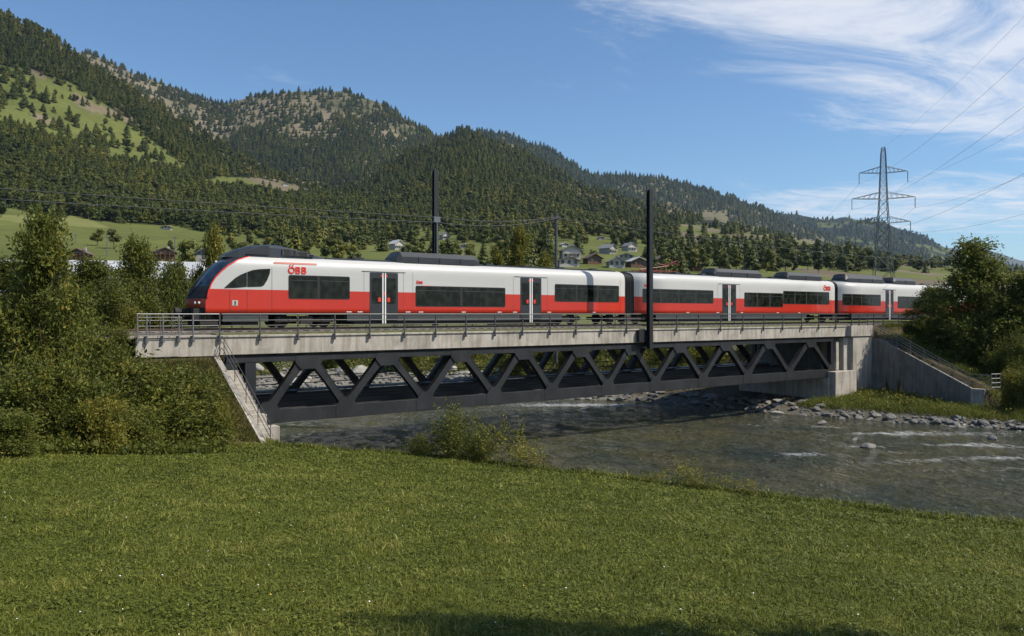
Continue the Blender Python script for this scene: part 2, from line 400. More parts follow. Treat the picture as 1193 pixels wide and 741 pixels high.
rz_, tz_ = rt(WX, WY); WZ = WZ + .09 * np.clip(foam, 0, .4) * fbm(WX * 1.6, WY * 1.2, 3, 31) * 4
wat = npmesh('river_water', np.stack([WX, WY, WZ], -1), grid_faces(len(wy), len(wx)), water_material(), tint=foam.ravel(), smooth=True)
setp(wat, kind='structure')

# ---------------------------------------------------------------- hills (polar strips, each ridge at its own distance)
HX = [-500, -100, 0, 60, 130, 200, 270, 330, 390, 430, 480, 540, 600, 680, 760, 850, 950, 1050, 1110, 1193, 1700]
H_T = {
 300: [300, 300, 300, 300, 300, 300, 301, 302, 303, 304, 304, 305, 306, 308, 312, 316, 322, 328, 332, 334, 336],
 600: [225, 236, 242, 250, 262, 266, 273, 278, 282, 284, 285, 286, 284, 284, 290, 297, 306, 316, 322, 328, 330],
 1000: [40, 88, 116, 138, 170, 198, 222, 236, 247, 250, 246, 240, 244, 256, 266, 276, 294, 309, 311, 320, 326]}
CR = [-170, -40, 18, 42, 92, 136, 179, 208, 224, 208, 175, 152, 176, 214, 240, 262, 286, 306, 315, 324, 328]
CD = [1500, 1400, 1300, 1320, 1350, 1380, 1420, 1450, 1500, 1600, 1750, 1800, 1800, 1850, 1850, 1900, 1900, 1900, 1900, 1900, 1900]
def smooth1(a, k):
    ker = np.hanning(k); ker /= ker.sum(); pad = np.pad(a, (k // 2, k // 2), 'edge'); return np.convolve(pad, ker, 'valid')[:len(a)]
cols = np.arange(-500, 1700.1, 3.0)
def main_ridge():
    T = 130 * (2700 / 130) ** (np.linspace(0, 1, 230))
    y3 = smooth1(np.interp(cols, HX, H_T[300]), 31); y6 = smooth1(np.interp(cols, HX, H_T[600]), 31)
    y10 = smooth1(np.interp(cols, HX, H_T[1000]), 31); yc = smooth1(np.interp(cols, HX, CR), 13); dc = smooth1(np.interp(cols, HX, CD), 31)
    Z = np.zeros((len(T), len(cols)))
    for j in range(len(cols)):
        ts = [130, 300, 600, 1000, dc[j], dc[j] + 900]
        zc = (366 - yc[j]) / F * dc[j]
        zs = [-4.2, (366 - y3[j]) / F * 300, (366 - y6[j]) / F * 600, (366 - y10[j]) / F * 1000, zc, zc * .35]
        z = np.interp(T, ts, zs)
        zz = smooth1(z, 13); w = np.exp(-((T - dc[j]) / 110) ** 2); Z[:, j] = zz * (1 - w) + z * w
    return T, Z
def ridge(crest, D, footy, depth=.62, back=1.25, n=70):
    cx = [c[0] for c in crest]; yc = smooth1(np.interp(cols, cx, [c[1] for c in crest]), 9)
    T = np.linspace(D * depth, D * back, n); Z = np.zeros((n, len(cols)))
    for j in range(len(cols)):
        zc = (366 - yc[j]) / F * D; zf = (366 - max(footy, yc[j] + 45)) / F * D * depth
        s = (T - D * depth) / (D * (1 - depth)); zz = np.where(s < 1, zf + (zc - zf) * np.clip(s, 0, 1) ** .9, zc - (T - D) * .5)
        Z[:, j] = zz
    return T, Z
LAY = []
T0, Z0 = main_ridge(); LAY.append(['main', T0, Z0])
LAY.append(['rocky', *ridge([(-500, 60), (100, 62), (150, 82), (180, 93), (210, 105), (240, 117), (262, 123), (280, 117), (310, 110), (350, 107), (400, 107), (440, 117), (480, 142), (520, 162), (600, 200), (750, 300), (1700, 345)], 2900, 262, .66)])
LAY.append(['back', *ridge([(-500, 260), (400, 200), (540, 151), (575, 152), (600, 158), (640, 172), (680, 194), (700, 202), (740, 205), (770, 205), (800, 212), (850, 227), (880, 241), (920, 258), (980, 280), (1100, 310), (1700, 330)], 4000, 300, .7)])
LAY.append(['far', *ridge([(-500, 300), (780, 262), (840, 252), (880, 250), (905, 246), (930, 251), (960, 256), (990, 253), (1010, 255), (1040, 264), (1080, 277), (1120, 294), (1150, 303), (1220, 320), (1700, 340)], 5600, 335, .6)])
LAY.append(['blue', *ridge([(-500, 320), (1000, 300), (1080, 292), (1130, 289), (1150, 291), (1170, 297), (1193, 306), (1215, 300), (1260, 310), (1700, 300)], 8500, 345, .8, 1.15, 30)])
LAY.append(['back', *ridge([(-500, 345), (1000, 335), (1060, 322), (1120, 318), (1193, 312), (1300, 300), (1700, 290)], 2300, 352, .75, 1.3, 40)])
def in_poly(px, py, P):
    c = np.zeros(np.shape(px), bool); n = len(P)
    for i in range(n):
        x1, y1 = P[i]; x2, y2 = P[(i + 1) % n]
        if y1 == y2: continue
        c ^= ((y1 > py) != (y2 > py)) & (px < (x2 - x1) * (py - y1) / (y2 - y1) + x1)
    return c
OPEN = [[(385, 262), (420, 256), (452, 262), (440, 268), (400, 268)], [(560, 262), (600, 256), (640, 262), (610, 268)], [(770, 268), (800, 262), (850, 270), (830, 278), (790, 276)], [(690, 262), (725, 258), (750, 266), (715, 270)]]
CLEAR = [(-300, 40), (0, 76), (40, 84), (80, 96), (115, 118), (155, 140), (178, 165), (215, 190), (222, 204), (180, 200), (140, 194), (100, 182), (60, 168), (0, 158), (-300, 130)]
GLADE = [(222, 214), (255, 206), (300, 208), (335, 214), (372, 224), (330, 227), (280, 222), (240, 222)]
LEDGE_X = [-300, 0, 30, 60, 130, 200, 240, 262, 300, 380, 430, 470]; LEDGE_Y = [215, 238, 246, 253, 259, 264, 270, 274, 279, 284, 287, 300]
us = (cols - 596.5) / F
for k, L in enumerate(LAY):
    nm, T, Z = L; TT, UU = np.meshgrid(T, us, indexing='ij'); X = TT * (CT + ST * UU); Y = TT * (ST - CT * UU)
    sc = 1 / (90. if nm == 'main' else 260. if nm != 'blue' else 700.); amp = .0045 * TT * sstep(150, 900, TT)
    gul = 1 - np.abs(fbm(X * sc * .7, Y * sc * .7, 4, 40 + k)) * 2
    Z = Z + amp * (fbm(X * sc, Y * sc, 5, 11 + k) + .8 * (gul - .6)); L[2] = Z
    PY = 366 - Z / TT * F; PX = 596.5 + UU * F
    g = fbm(X * sc * 2, Y * sc * 2, 5, 60 + k)[..., None]
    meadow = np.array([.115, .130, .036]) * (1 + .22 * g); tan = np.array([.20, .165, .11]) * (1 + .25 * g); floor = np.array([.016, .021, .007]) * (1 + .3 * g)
    if nm == 'main':
        clear = np.any([in_poly(PX, PY, q) for q in OPEN], 0) | in_poly(PX, PY, CLEAR) | in_poly(PX, PY, GLADE) | (PY > np.interp(PX, LEDGE_X, LEDGE_Y)) | (PY > 262)
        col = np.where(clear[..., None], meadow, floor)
        tn = (fbm(X / 60, Y / 60, 4, 77) > .28) & in_poly(PX, PY, CLEAR); col = np.where(tn[..., None], tan * .9, col)
        top = (PY < np.interp(PX, HX, CR) + 34) & (fbm(X / 70, Y / 70, 4, 78) > .12); col = np.where(top[..., None], tan * .75, col)
        strip = in_poly(PX, PY, [(0, 250), (95, 252), (130, 266), (50, 262), (0, 256)]); col = np.where(strip[..., None], np.array([.17, .18, .06]), col)
    elif nm == 'rocky':
        tn = fbm(X / 240, Y / 240, 5, 79)[..., None]; k_ = sstep(-.5, .1, tn); col = tan * 1.1 * k_ + np.array([.07, .075, .035]) * (1 - k_)
    elif nm == 'far':
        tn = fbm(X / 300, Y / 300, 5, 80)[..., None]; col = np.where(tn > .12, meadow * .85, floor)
    elif nm == 'blue': col = np.ones(X.shape + (3,)) * np.array([.10, .11, .10])
    else:
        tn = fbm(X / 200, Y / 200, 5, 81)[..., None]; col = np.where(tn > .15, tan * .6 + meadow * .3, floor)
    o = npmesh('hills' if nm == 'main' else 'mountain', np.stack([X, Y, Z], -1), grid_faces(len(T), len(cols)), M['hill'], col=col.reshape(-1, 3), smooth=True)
    setp(o, kind='structure')

# visible surface lookup
envT = np.concatenate([L[1] for L in LAY[:4]]); envL = np.concatenate([np.full(len(L[1]), i) for i, L in enumerate(LAY[:4])])
envZ = np.concatenate([L[2] for L in LAY[:4]], 0)
order = np.argsort(envT, kind='stable'); envT = envT[order]; envL = envL[order]; envZ = envZ[order]
envPY = 366 - envZ / envT[:, None] * F; envCM = np.minimum.accumulate(envPY, 0)
def hit(px, py):
    j = int(round((px + 500) / 3)); j = max(0, min(len(cols) - 1, j))
    c = envCM[:, j]; i = int(np.searchsorted(-c, -py))
    if i >= len(c): return None
    T = envT[i]; z = envZ[i, j]; return T, z, int(envL[i])
def hpos(px, py):
    h = hit(px, py); T, z, l = h; u = U(px); return (T * (CT + ST * u), T * (ST - CT * u), z, T)

# ---------------------------------------------------------------- distant tree shapes
def conifer(seed, tiers=5, n=8):
    r = np.random.default_rng(seed); V = []; Fs = []; tint = []
    for k in range(tiers):
        z0 = .10 + .82 * k / tiers; z1 = min(1, z0 + 1.75 * .9 / tiers + .03); R = .285 * (1 - k / tiers) ** .7 + .035
        b = len(V)
        for i in range(n):
            a = 2 * math.pi * (i + .5 * (k % 2)) / n + r.uniform(-.2, .2); q = R * r.uniform(.72, 1.2) * (1 if i % 2 else .82)
            V.append((q * math.cos(a), q * math.sin(a), z0 + r.uniform(-.035, .03) - .02 * (i % 2))); tint.append(r.uniform(.3, .75))
        V.append((r.uniform(-.01, .01), r.uniform(-.01, .01), z1)); tint.append(.25)
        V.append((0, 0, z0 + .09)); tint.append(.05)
        for i in range(n):
            Fs.append((b + i, b + (i + 1) % n, b + n)); Fs.append((b + (i + 1) % n, b + i, b + n + 1))
    return np.array(V), np.array(Fs), np.array(tint)
def roundtree(seed, lobes=7, sub=1):
    r = np.random.default_rng(seed); V = []; Fs = []; tint = []
    t = (1 + 5 ** .5) / 2
    iv = np.array([(-1, t, 0), (1, t, 0), (-1, -t, 0), (1, -t, 0), (0, -1, t), (0, 1, t), (0, -1, -t), (0, 1, -t), (t, 0, -1), (t, 0, 1), (-t, 0, -1), (-t, 0, 1)]) / math.hypot(1, t)
    ifc = [(0, 11, 5), (0, 5, 1), (0, 1, 7), (0, 7, 10), (0, 10, 11), (1, 5, 9), (5, 11, 4), (11, 10, 2), (10, 7, 6), (7, 1, 8), (3, 9, 4), (3, 4, 2), (3, 2, 6), (3, 6, 8), (3, 8, 9), (4, 9, 5), (2, 4, 11), (6, 2, 10), (8, 6, 7), (9, 8, 1)]
    for k in range(lobes):
        a = r.uniform(0, 6.28); h = r.uniform(.28, .86); q = (.24 * math.sin(math.pi * min(1, (h - .1) / .9)) + .02) * r.uniform(.3, 1)
        c = np.array([q * math.cos(a), q * math.sin(a), h]); R = r.uniform(.11, .19); b = len(V); tl = r.uniform(.1, .7)
        for v in iv:
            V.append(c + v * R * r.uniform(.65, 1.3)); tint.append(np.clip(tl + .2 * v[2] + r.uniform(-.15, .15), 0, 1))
        Fs += [(b + x, b + y, b + z) for x, y, z in ifc]
    return np.array(V), np.array(Fs), np.array(tint)
def quads(P, ax, sd, l, w):
    V = np.stack([P, P + ax * l * .5 + sd * w * .5, P + ax * l, P + ax * l * .5 - sd * w * .5], 1).reshape(-1, 3)
    return V, np.arange(len(P))[:, None] * 4 + np.array([[0, 1, 2, 3]])
def addcore(V, Fq, ti, core):
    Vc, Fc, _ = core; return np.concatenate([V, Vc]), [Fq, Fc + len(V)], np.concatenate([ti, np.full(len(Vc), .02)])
def conifer_fine(seed, n=620):
    r = np.random.default_rng(seed); z = .06 + .92 * r.random(n) ** 1.25; R = (.27 * (1 - z) ** .8 + .012) * (1 + .22 * np.sin(z * 40 + seed)); a = r.uniform(0, 6.283, n)
    R = R * (1 + .25 * np.sin(a * 3 + seed) * r.random()); q = R * r.uniform(.6, 1, n); d = np.stack([np.cos(a), np.sin(a), np.zeros(n)], 1)
    P = d * q[:, None]; P[:, 2] = z; ax = d * .62 + np.array([0, 0, -.62]) + r.normal(size=(n, 3)) * .22; ax /= np.linalg.norm(ax, axis=1)[:, None]
    sd = np.cross(ax, d * .8 + np.array([0, 0, .6]) + r.normal(size=(n, 3)) * .22); sd /= np.linalg.norm(sd, axis=1)[:, None]
    l = (.05 + .085 * (1 - z))[:, None] * r.uniform(.7, 1.3, n)[:, None]; V, Fq = quads(P, ax, sd, l, l * .62)
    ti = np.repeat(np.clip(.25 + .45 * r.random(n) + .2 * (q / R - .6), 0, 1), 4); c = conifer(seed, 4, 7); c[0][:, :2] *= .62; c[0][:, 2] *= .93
    return addcore(V, Fq, ti, c)
def broad_fine(seed, n=760):
    r = np.random.default_rng(seed); V0, F0, t0 = roundtree(seed, 9); k = len(V0) // 12; cen = V0.reshape(k, 12, 3).mean(1); rad = np.linalg.norm(V0.reshape(k, 12, 3) - cen[:, None], axis=2).mean(1)
    i = r.integers(0, k, n); d = r.normal(size=(n, 3)); d /= np.linalg.norm(d, axis=1)[:, None]; d[:, 2] = np.abs(d[:, 2]) * np.where(r.random(n) < .75, 1, -1); P = cen[i] + d * (rad[i] * r.uniform(.75, 1.2, n))[:, None]
    nn_ = d + r.normal(size=(n, 3)) * .28; ax = np.cross(nn_, r.normal(size=(n, 3))); ax /= np.linalg.norm(ax, axis=1)[:, None]; sd = np.cross(nn_, ax); sd /= np.linalg.norm(sd, axis=1)[:, None]
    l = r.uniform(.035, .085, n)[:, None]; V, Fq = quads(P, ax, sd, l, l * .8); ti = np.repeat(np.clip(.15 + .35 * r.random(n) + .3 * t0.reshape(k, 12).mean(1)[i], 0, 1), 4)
    V0 = (V0.reshape(k, 12, 3) - cen[:, None]) * .8 + cen[:, None]; return addcore(V, Fq, ti, (V0.reshape(-1, 3), F0, t0))
CON = [conifer_fine(s) for s in range(6)]; CONLO = [conifer(s + 20, 3, 6) for s in range(4)]
RND = [broad_fine(s) for s in range(6)]; RNDLO = [roundtree(s + 30, 4) for s in range(4)]
# survey of trees
trees = []
fx, fy = 2.8, 2.15
HP = [(664, 302), (708, 296), (733, 293), (700, 280), (728, 303), (657, 288), (643, 287), (661, 311), (717, 312), (741, 312), (462, 291), (518, 279), (540, 290), (488, 294), (332, 217), (833, 252), (946, 282), (194, 268)]
for px in np.arange(-160, 1340, fx):
    for py in np.arange(8, 318, fy):
        x = px + rng.uniform(-1.6, 1.6); y = py + rng.uniform(-1.3, 1.3)
        h = hit(x, y)
        if h is None: continue
        T, z, l = h
        if T < 190 or any(abs(x - a) < 15 and -3 < y - b < 13 for a, b in HP): continue
        big = 1.0
        if l == 0:
            d = 1.0; p_con = .82 if y < 215 else .55
            if T < 700: p_con = .4
            if in_poly(x, y, CLEAR): d = .045 * (1 + 2.6 * (vnoise(np.float64(x / 28), np.float64(y / 20), 3) > .1)); p_con = .7
            elif in_poly(x, y, GLADE) or any(in_poly(x, y, q) for q in OPEN): d = .05
            elif x < 470 and y > np.interp(x, LEDGE_X, LEDGE_Y): d = .022 if x < 230 else .16; p_con = .2
            elif x >= 430 and y > 262:
                nz = vnoise(np.float64(x / 38), np.float64(y / 9), 8); d = .95 if nz > -.30 else .15
                if 645 < x < 750 and 278 < y < 308: d *= .3
                if 440 < x < 640 and 284 < y < 302 or 770 < x < 900 and 274 < y < 296: d *= .22
                if 430 < x < 560 and 280 < y < 292: d *= .5
                
                p_con = .35
            if y < np.interp(x, HX, CR) + 30 and x < 330: d *= .62
            if 640 < x < 800 and y < np.interp(x, HX, CR) + 22: d *= .7
            wpx = 5.2 * F / T; acc = fx * fy / max(fx * fy, (wpx * .5) * (wpx * .38))
        elif l == 1:
            nz = fbm(np.float64(x / 42), np.float64(y / 22), 3, 14); d = .36 if nz > -.12 else .95; p_con = .95; big = 1.45; acc = 1
            if y > 165: d = .9
        elif l == 2: d = .85; p_con = .9; big = 1.8; acc = 1
        else: d = .95 if fbm(np.float64(x / 26), np.float64(y / 9), 3, 15) > -.14 else .15; p_con = .6; big = 2.1; acc = .9
        if y < 60 and x < 40: pass
        if rng.random() > d * acc: continue
        u = U(x); con = rng.random() < p_con
        hh = (6.5 + 11 * rng.random() ** 1.1 if con else rng.uniform(6.5, 14.0)) * big
        if l == 0 and T < 450: hh *= .72
        trees.append((T * (CT + ST * u), T * (ST - CT * u), z - .03 * hh, hh, con, T, x, y, l))
print('trees', len(trees))
def roofline(x): return np.interp(x, [215, 262, 310, 371, 1049, 1100], [345, 300, 286, 300, 332, 334])
def score(t):
    x, y = t[6], t[7]
    vis = (0 <= x <= 1193) and (y < (roofline(x) if x > 215 else 300)) and not (x > 1075 and y > 285)
    return t[3] / t[5] if vis else 0
cons = sorted([t for t in trees if t[4]], key=score, reverse=True); rnds = sorted([t for t in trees if not t[4]], key=score, reverse=True)
CROWN = {}
def individuals(lst, protos, mat, name, label, cat, group, kpart):
    base = []
    for V, Fc, ti in protos:
        root = empty(name, (0, 0, 0), label, cat, group)
        CROWN.setdefault(name, []).append(npmesh(kpart, V, Fc, mat, root, tint=ti))
        m = MB(); m.tube([(0, 0, -.03), (0, 0, .45)], [.022, .012], 5); m.build('trunk', M['bark'], root)
        base.append(root)
    used = set()
    for i, t in enumerate(lst):
        k = i % len(base); w = t[3] * rng.uniform(.85, 1.25)
        if k not in used:
            r = base[k]; used.add(k); r.location = t[:3]; r.rotation_euler = (0, 0, rng.uniform(0, 6.28)); r.scale = (w, w, t[3])
        else: copy_tree(base[k], t[:3], rng.uniform(0, 6.28), (w, w, t[3]))
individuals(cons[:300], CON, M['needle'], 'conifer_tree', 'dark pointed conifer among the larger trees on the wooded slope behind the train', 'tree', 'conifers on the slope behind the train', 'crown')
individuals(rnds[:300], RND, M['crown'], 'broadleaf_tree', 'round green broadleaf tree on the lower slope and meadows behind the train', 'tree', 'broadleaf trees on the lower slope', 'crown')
def forest(lst, crowns, name, label):
    n = len(lst); P = np.array([t[:3] for t in lst], dtype=np.float32); me = bpy.data.meshes.new(name); me.vertices.add(n); me.vertices.foreach_set('co', P.ravel())
    w = np.array([t[3] * rng.uniform(.9, 1.3) for t in lst]); h = np.array([t[3] for t in lst])
    a = me.attributes.new('size', 'FLOAT_VECTOR', 'POINT'); a.data.foreach_set('vector', np.stack([w, w, h], 1).astype(np.float32).ravel())
    a = me.attributes.new('turn', 'FLOAT_VECTOR', 'POINT'); tr = np.zeros((n, 3), np.float32); tr[:, 2] = rng.uniform(0, 6.28, n); a.data.foreach_set('vector', tr.ravel())
    a = me.attributes.new('which', 'INT', 'POINT'); a.data.foreach_set('value', rng.integers(0, len(crowns), n).astype(np.int32))
    o = bpy.data.objects.new(name, me); C.objects.link(o)
    ng = bpy.data.node_groups.new(name, 'GeometryNodeTree'); ng.interface.new_socket('Geometry', in_out='INPUT', socket_type='NodeSocketGeometry'); ng.interface.new_socket('Geometry', in_out='OUTPUT', socket_type='NodeSocketGeometry')
    gi = ng.nodes.new('NodeGroupInput'); go = ng.nodes.new('NodeGroupOutput'); jn = ng.nodes.new('GeometryNodeJoinGeometry')
    def attr(nm, dt):
        q = ng.nodes.new('GeometryNodeInputNamedAttribute'); q.data_type = dt; q.inputs['Name'].default_value = nm; return q.outputs['Attribute']
    sz, tu, wh_ = attr('size', 'FLOAT_VECTOR'), attr('turn', 'FLOAT_VECTOR'), attr('which', 'INT')
    for k, c in enumerate(crowns):
        oi = ng.nodes.new('GeometryNodeObjectInfo'); oi.inputs['Object'].default_value = c; oi.inputs['As Instance'].default_value = True; oi.transform_space = 'ORIGINAL'
        cp = ng.nodes.new('FunctionNodeCompare'); cp.data_type = 'INT'; cp.operation = 'EQUAL'; ng.links.new(wh_, cp.inputs[2]); cp.inputs[3].default_value = k
        ip = ng.nodes.new('GeometryNodeInstanceOnPoints'); ng.links.new(gi.outputs[0], ip.inputs['Points']); ng.links.new(cp.outputs[0], ip.inputs['Selection']); ng.links.new(oi.outputs['Geometry'], ip.inputs['Instance'])
        ng.links.new(tu, ip.inputs['Rotation']); ng.links.new(sz, ip.inputs['Scale']); ng.links.new(ip.outputs[0], jn.inputs[0])
    ng.links.new(jn.outputs[0], go.inputs[0]); md = o.modifiers.new('trees', 'NODES'); md.node_group = ng
    setp(o, label, 'forest', kind='stuff')
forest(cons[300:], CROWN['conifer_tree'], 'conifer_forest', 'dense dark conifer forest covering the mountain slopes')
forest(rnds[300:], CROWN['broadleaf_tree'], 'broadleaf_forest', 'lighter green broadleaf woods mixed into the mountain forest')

# ---------------------------------------------------------------- foliage of the near plants
def foliage(seed, blobs, n, leaf, twig=14, spread=.35, shell=.55):
    r = np.random.default_rng(seed); vol = np.array([b[1][0] * b[1][1] * b[1][2] for b in blobs]) ** .75; vol = vol / vol.sum()
    P = []; Tn = []; A = []
    for (c, R), v in zip(blobs, vol):
        m = max(3, int(n * v / twig)); d = r.normal(size=(m, 3)); d /= np.linalg.norm(d, axis=1)[:, None]
        q = r.random(m) ** shell * (1 + .22 * fbm(d[:, 0] * 3 + seed, d[:, 1] * 3 + d[:, 2] * 2, 3, seed))
        cen = np.array(c) + d * np.array(R) * q[:, None]
        dirn = d * .8 + r.normal(size=(m, 3)) * .5 + np.array([0, 0, .35]); dirn /= np.linalg.norm(dirn, axis=1)[:, None]
        ct = r.uniform(.0, .45, m) + .3 * r.random(m) ** 3
        s = r.random((m, twig)); L = spread * r.uniform(.5, 1.3, m)
        p = cen[:, None] + dirn[:, None] * (s * L[:, None])[..., None] + r.normal(size=(m, twig, 3)) * leaf * .55
        P.append(p.reshape(-1, 3)); Tn.append((ct[:, None] + r.uniform(0, .35, (m, twig))).ravel()); A.append(np.repeat(dirn, twig, 0))
    P = np.concatenate(P); tt = np.concatenate(Tn); A = np.concatenate(A); m = len(P)
    ax = A * .6 + r.normal(size=(m, 3)) * .7; ax /= np.linalg.norm(ax, axis=1)[:, None]
    up = r.normal(size=(m, 3)) + np.array([0, 0, .8]); sd = np.cross(ax, up); sd /= np.linalg.norm(sd, axis=1)[:, None] + 1e-9
    l = leaf * r.uniform(.6, 1.35, m)[:, None]; w = l * .42; nrm = np.cross(ax, sd)
    V = np.stack([P, P + ax * l * .5 + sd * w * .5 + nrm * l * .08, P + ax * l, P + ax * l * .5 - sd * w * .5 + nrm * l * .08], 1).reshape(-1, 3)
    b = np.arange(m)[:, None] * 4; Fc = b + np.array([[0, 1, 2, 3]])
    return V, Fc, np.repeat(np.clip(tt, 0, 1), 4)
def limbs(seed, h, r0, nb, spread, lean=0, start=.2):
    r = np.random.default_rng(seed); m = MB(); top = (lean * h, 0, h * .93)
    P = [(0, 0, -.3 * min(1, h / 3))]
    for i in range(1, 6):
        s = i / 5; P.append((lean * h * s + r.uniform(-.03, .03) * h, r.uniform(-.03, .03) * h, top[2] * s))
    m.tube(P, [r0 * (1 - .85 * i / 5) for i in range(6)], 7)
    for k in range(nb):
        s = r.uniform(start, .85); i = int(s * 5); f = s * 5 - i; a = np.array(P[i]) * (1 - f) + np.array(P[min(5, i + 1)]) * f
        an = r.uniform(0, 6.28); L = spread * r.uniform(.5, 1) * (1.1 - s * .6)
        e = a + np.array([math.cos(an) * L, math.sin(an) * L, L * r.uniform(.3, .9)]); mid = (a + e) / 2 + np.array([0, 0, -.06 * L])
        rr = r0 * (1 - .8 * s) * .5; m.tube([a, mid, e], [rr, rr * .6, rr * .25], 5)
    return m
def plant(name, seed, blobs, n, leaf, mat, h, r0, nb, spread, label, cat, group=None, lean=0, twigl=.35, trunk='trunk', crownn='crown', start=.2, twig=14, shell=.55):
    root = empty(name, (0, 0, 0), label, cat, group)
    V, Fc, ti = foliage(seed, blobs, n, leaf, spread=twigl, twig=twig, shell=shell); npmesh(crownn, V, Fc, mat, root, tint=ti)
    limbs(seed, h, r0, nb, spread, lean, start).build(trunk, M['bark'], root, smooth=True)
    return root
def blobset(seed, n, h, w, lo=.25, r=(.12, .24), taper=.5):
    q = np.random.default_rng(seed); out = []
    for i in range(n):
        s = (i + q.random()) / n; z = h * (lo + (1 - lo - .08) * s); k = (1 - s ** 2 * (1 - taper) * 1.2) * w / 2 * (.55 + .45 * min(1, (s + .25) * 1.6)); a = q.uniform(0, 6.28); d = k * q.uniform(.2, .85)
        R = q.uniform(*r) * w * (1 - .45 * s); out.append(((d * math.cos(a), d * math.sin(a), z), (R, R, R * q.uniform(.65, 1.0))))
    return out
# prototypes (unit heights in metres; scaled when placed)
P_TREE = lambda s, mat, lab, **k: plant('leafy_tree', s, blobset(s, 46, 8, 5.8, .08, (.07, .15), .25), 36000, .19, M[mat], 8, .16, 16, 2.2, lab, 'tree', twigl=.75, twig=14, shell=.75, **k)
tA = P_TREE(101, 'leaf_a', 'tall loose leafed tree at the left edge, highest of the left thicket')
tB = P_TREE(102, 'leaf_d', 'large dark green tree rising beside the right end of the bridge')
tC = plant('slender_tree', 103, blobset(103, 22, 9, 3.2, .1, (.14, .24), .2), 16000, .22, M['leaf_y'], 9, .14, 12, 1.2, 'yellowish slender tree just behind the nose of the train', 'tree', twigl=.45)
sA = plant('shrub', 104, blobset(104, 30, 3.1, 4.2, .05, (.08, .16), .6), 15000, .15, M['leaf_a'], 2.6, .05, 12, 1.2, 'bushy shrub', 'shrub', twigl=.65, start=.05, shell=.8, trunk='stem', crownn='leaves')
sB = plant('shrub', 105, blobset(105, 28, 2.7, 3.8, .05, (.08, .17), .5), 14000, .15, M['leaf_d'], 2.4, .05, 12, 1.1, 'bushy shrub', 'shrub', twigl=.7, start=.05, shell=.8, trunk='stem', crownn='leaves')
sC = plant('shrub', 106, blobset(106, 26, 2.9, 3.4, .05, (.07, .14), .5), 10000, .16, M['leaf_y'], 2.8, .04, 14, 1.1, 'bushy shrub', 'shrub', twigl=.75, start=.05, shell=.9, trunk='stem', crownn='leaves')
first = set()
def putp(proto, px, pytop, t, wfac, label, ph, pw, group=None, base=None, nm=None):
    x, y, ztop = at(px, pytop, t); g = float(ground(x, y)) if base is None else base
    h = ztop - g; sz = h / ph; sw = wfac * t / F / pw; rz = rng.uniform(0, 6.28)
    if proto.name not in first:
        first.add(proto.name); o = proto; o.location = (x, y, g); o.rotation_euler = (0, 0, rz); o.scale = (sw, sw, sz); o['label'] = label
    else: o = copy_tree(proto, (x, y, g), rz, (sw, sw, sz), label)
    if group: o['group'] = group
    if nm: o.name = nm
    return o
GL = 'trees and bushes of the left thicket'; GR = 'trees and bushes beside the right abutment'
putp(tA, 50, 243, 27, 145, 'tall loose leafed tree at the left edge, highest of the left thicket', 8, 5.6, GL)
putp(tA, 158, 276, 50, 95, 'upright green tree between the tall left tree and the train nose', 8, 5.6, GL)
putp(tB, 1138, 276, 72, 128, 'large dark green tree rising beside the right end of the bridge', 8, 5.6, GR)
putp(tB, 1192, 312, 69, 120, 'dark green tree cut off by the right edge of the picture', 8, 5.6, GR)
putp(tB, 1090, 332, 78, 76, 'dark tree in front of the last railcar, left of the large right tree', 8, 5.6, GR)
putp(tA, 8, 300, 38, 130, 'bushy tree behind the tall tree, cut off by the left edge', 8, 5.6, GL)
putp(tA, 105, 300, 44, 110, 'bushy green tree in front of the long white-roofed hall', 8, 5.6, GL)
putp(tC, 251, 250, 62, 48, 'yellowish slender tree just behind the nose of the train', 9, 3.2, GL)
putp(tC, 606, 254, 80, 46, 'tall yellowish-green tree standing behind the middle of the first railcar', 9, 3.2, 'trees behind the railway', base=-4)
putp(tC, 578, 283, 84, 34, 'short green tree left of the tall yellowish tree behind the train', 9, 3.2, 'trees behind the railway', base=-4)
putp(tC, 634, 288, 86, 36, 'short green tree between the tall yellowish tree and the thin mast', 9, 3.2, 'trees behind the railway', base=-4)
putp(tA, 205, 302, 54, 84, 'green tree in front of the hall, left of the yellowish slender tree', 8, 5.6, GL)
putp(tA, 232, 308, 62, 56, 'low green tree at the foot of the yellowish slender tree', 8, 5.6, GL)
for a in [(sA, 196, 308, 52, 84, 'green bush left of the train nose below the white hall'), (sB, 226, 312, 56, 52, 'dark bush right behind the train coupler'),
          (sA, 130, 318, 40, 120, 'dense green bush in the middle of the left thicket'), (sB, 75, 330, 33, 120, 'dense dark bush under the tall left tree'),
          (sC, 150, 350, 41, 60, 'yellowish bush left of the bridge railing end'), (sB, 128, 372, 36, 70, 'dark bush just left of the parapet end'),
          (sC, 20, 350, 27, 120, 'yellowish bush at the left edge under the tall tree'), (sA, 100, 385, 30, 130, 'green bush above the lawn left of the embankment'),
          (sA, 40, 415, 25, 150, 'large green bush at the left end of the lawn edge'), (sB, 105, 425, 26.5, 130, 'dark bush between the lawn and the embankment foot'),
          (sA, 160, 408, 30, 185, 'broad green bush on the embankment below the parapet'), (sA, 215, 424, 31.5, 130, 'pale yellowish bush on the embankment slope'),
          (sC, 120, 455, 25.5, 90, 'twiggy yellowish bush standing at the lawn edge'), (sB, 160, 462, 27.5, 100, 'low dark bush at the foot of the embankment'),
          (sB, 5, 465, 22.5, 110, 'low dark bush in the corner where lawn meets the left edge'), (sC, 252, 462, 32.5, 60, 'small yellowish bush halfway down the embankment')]:
    putp(*a, 3.4, 4.4, GL)
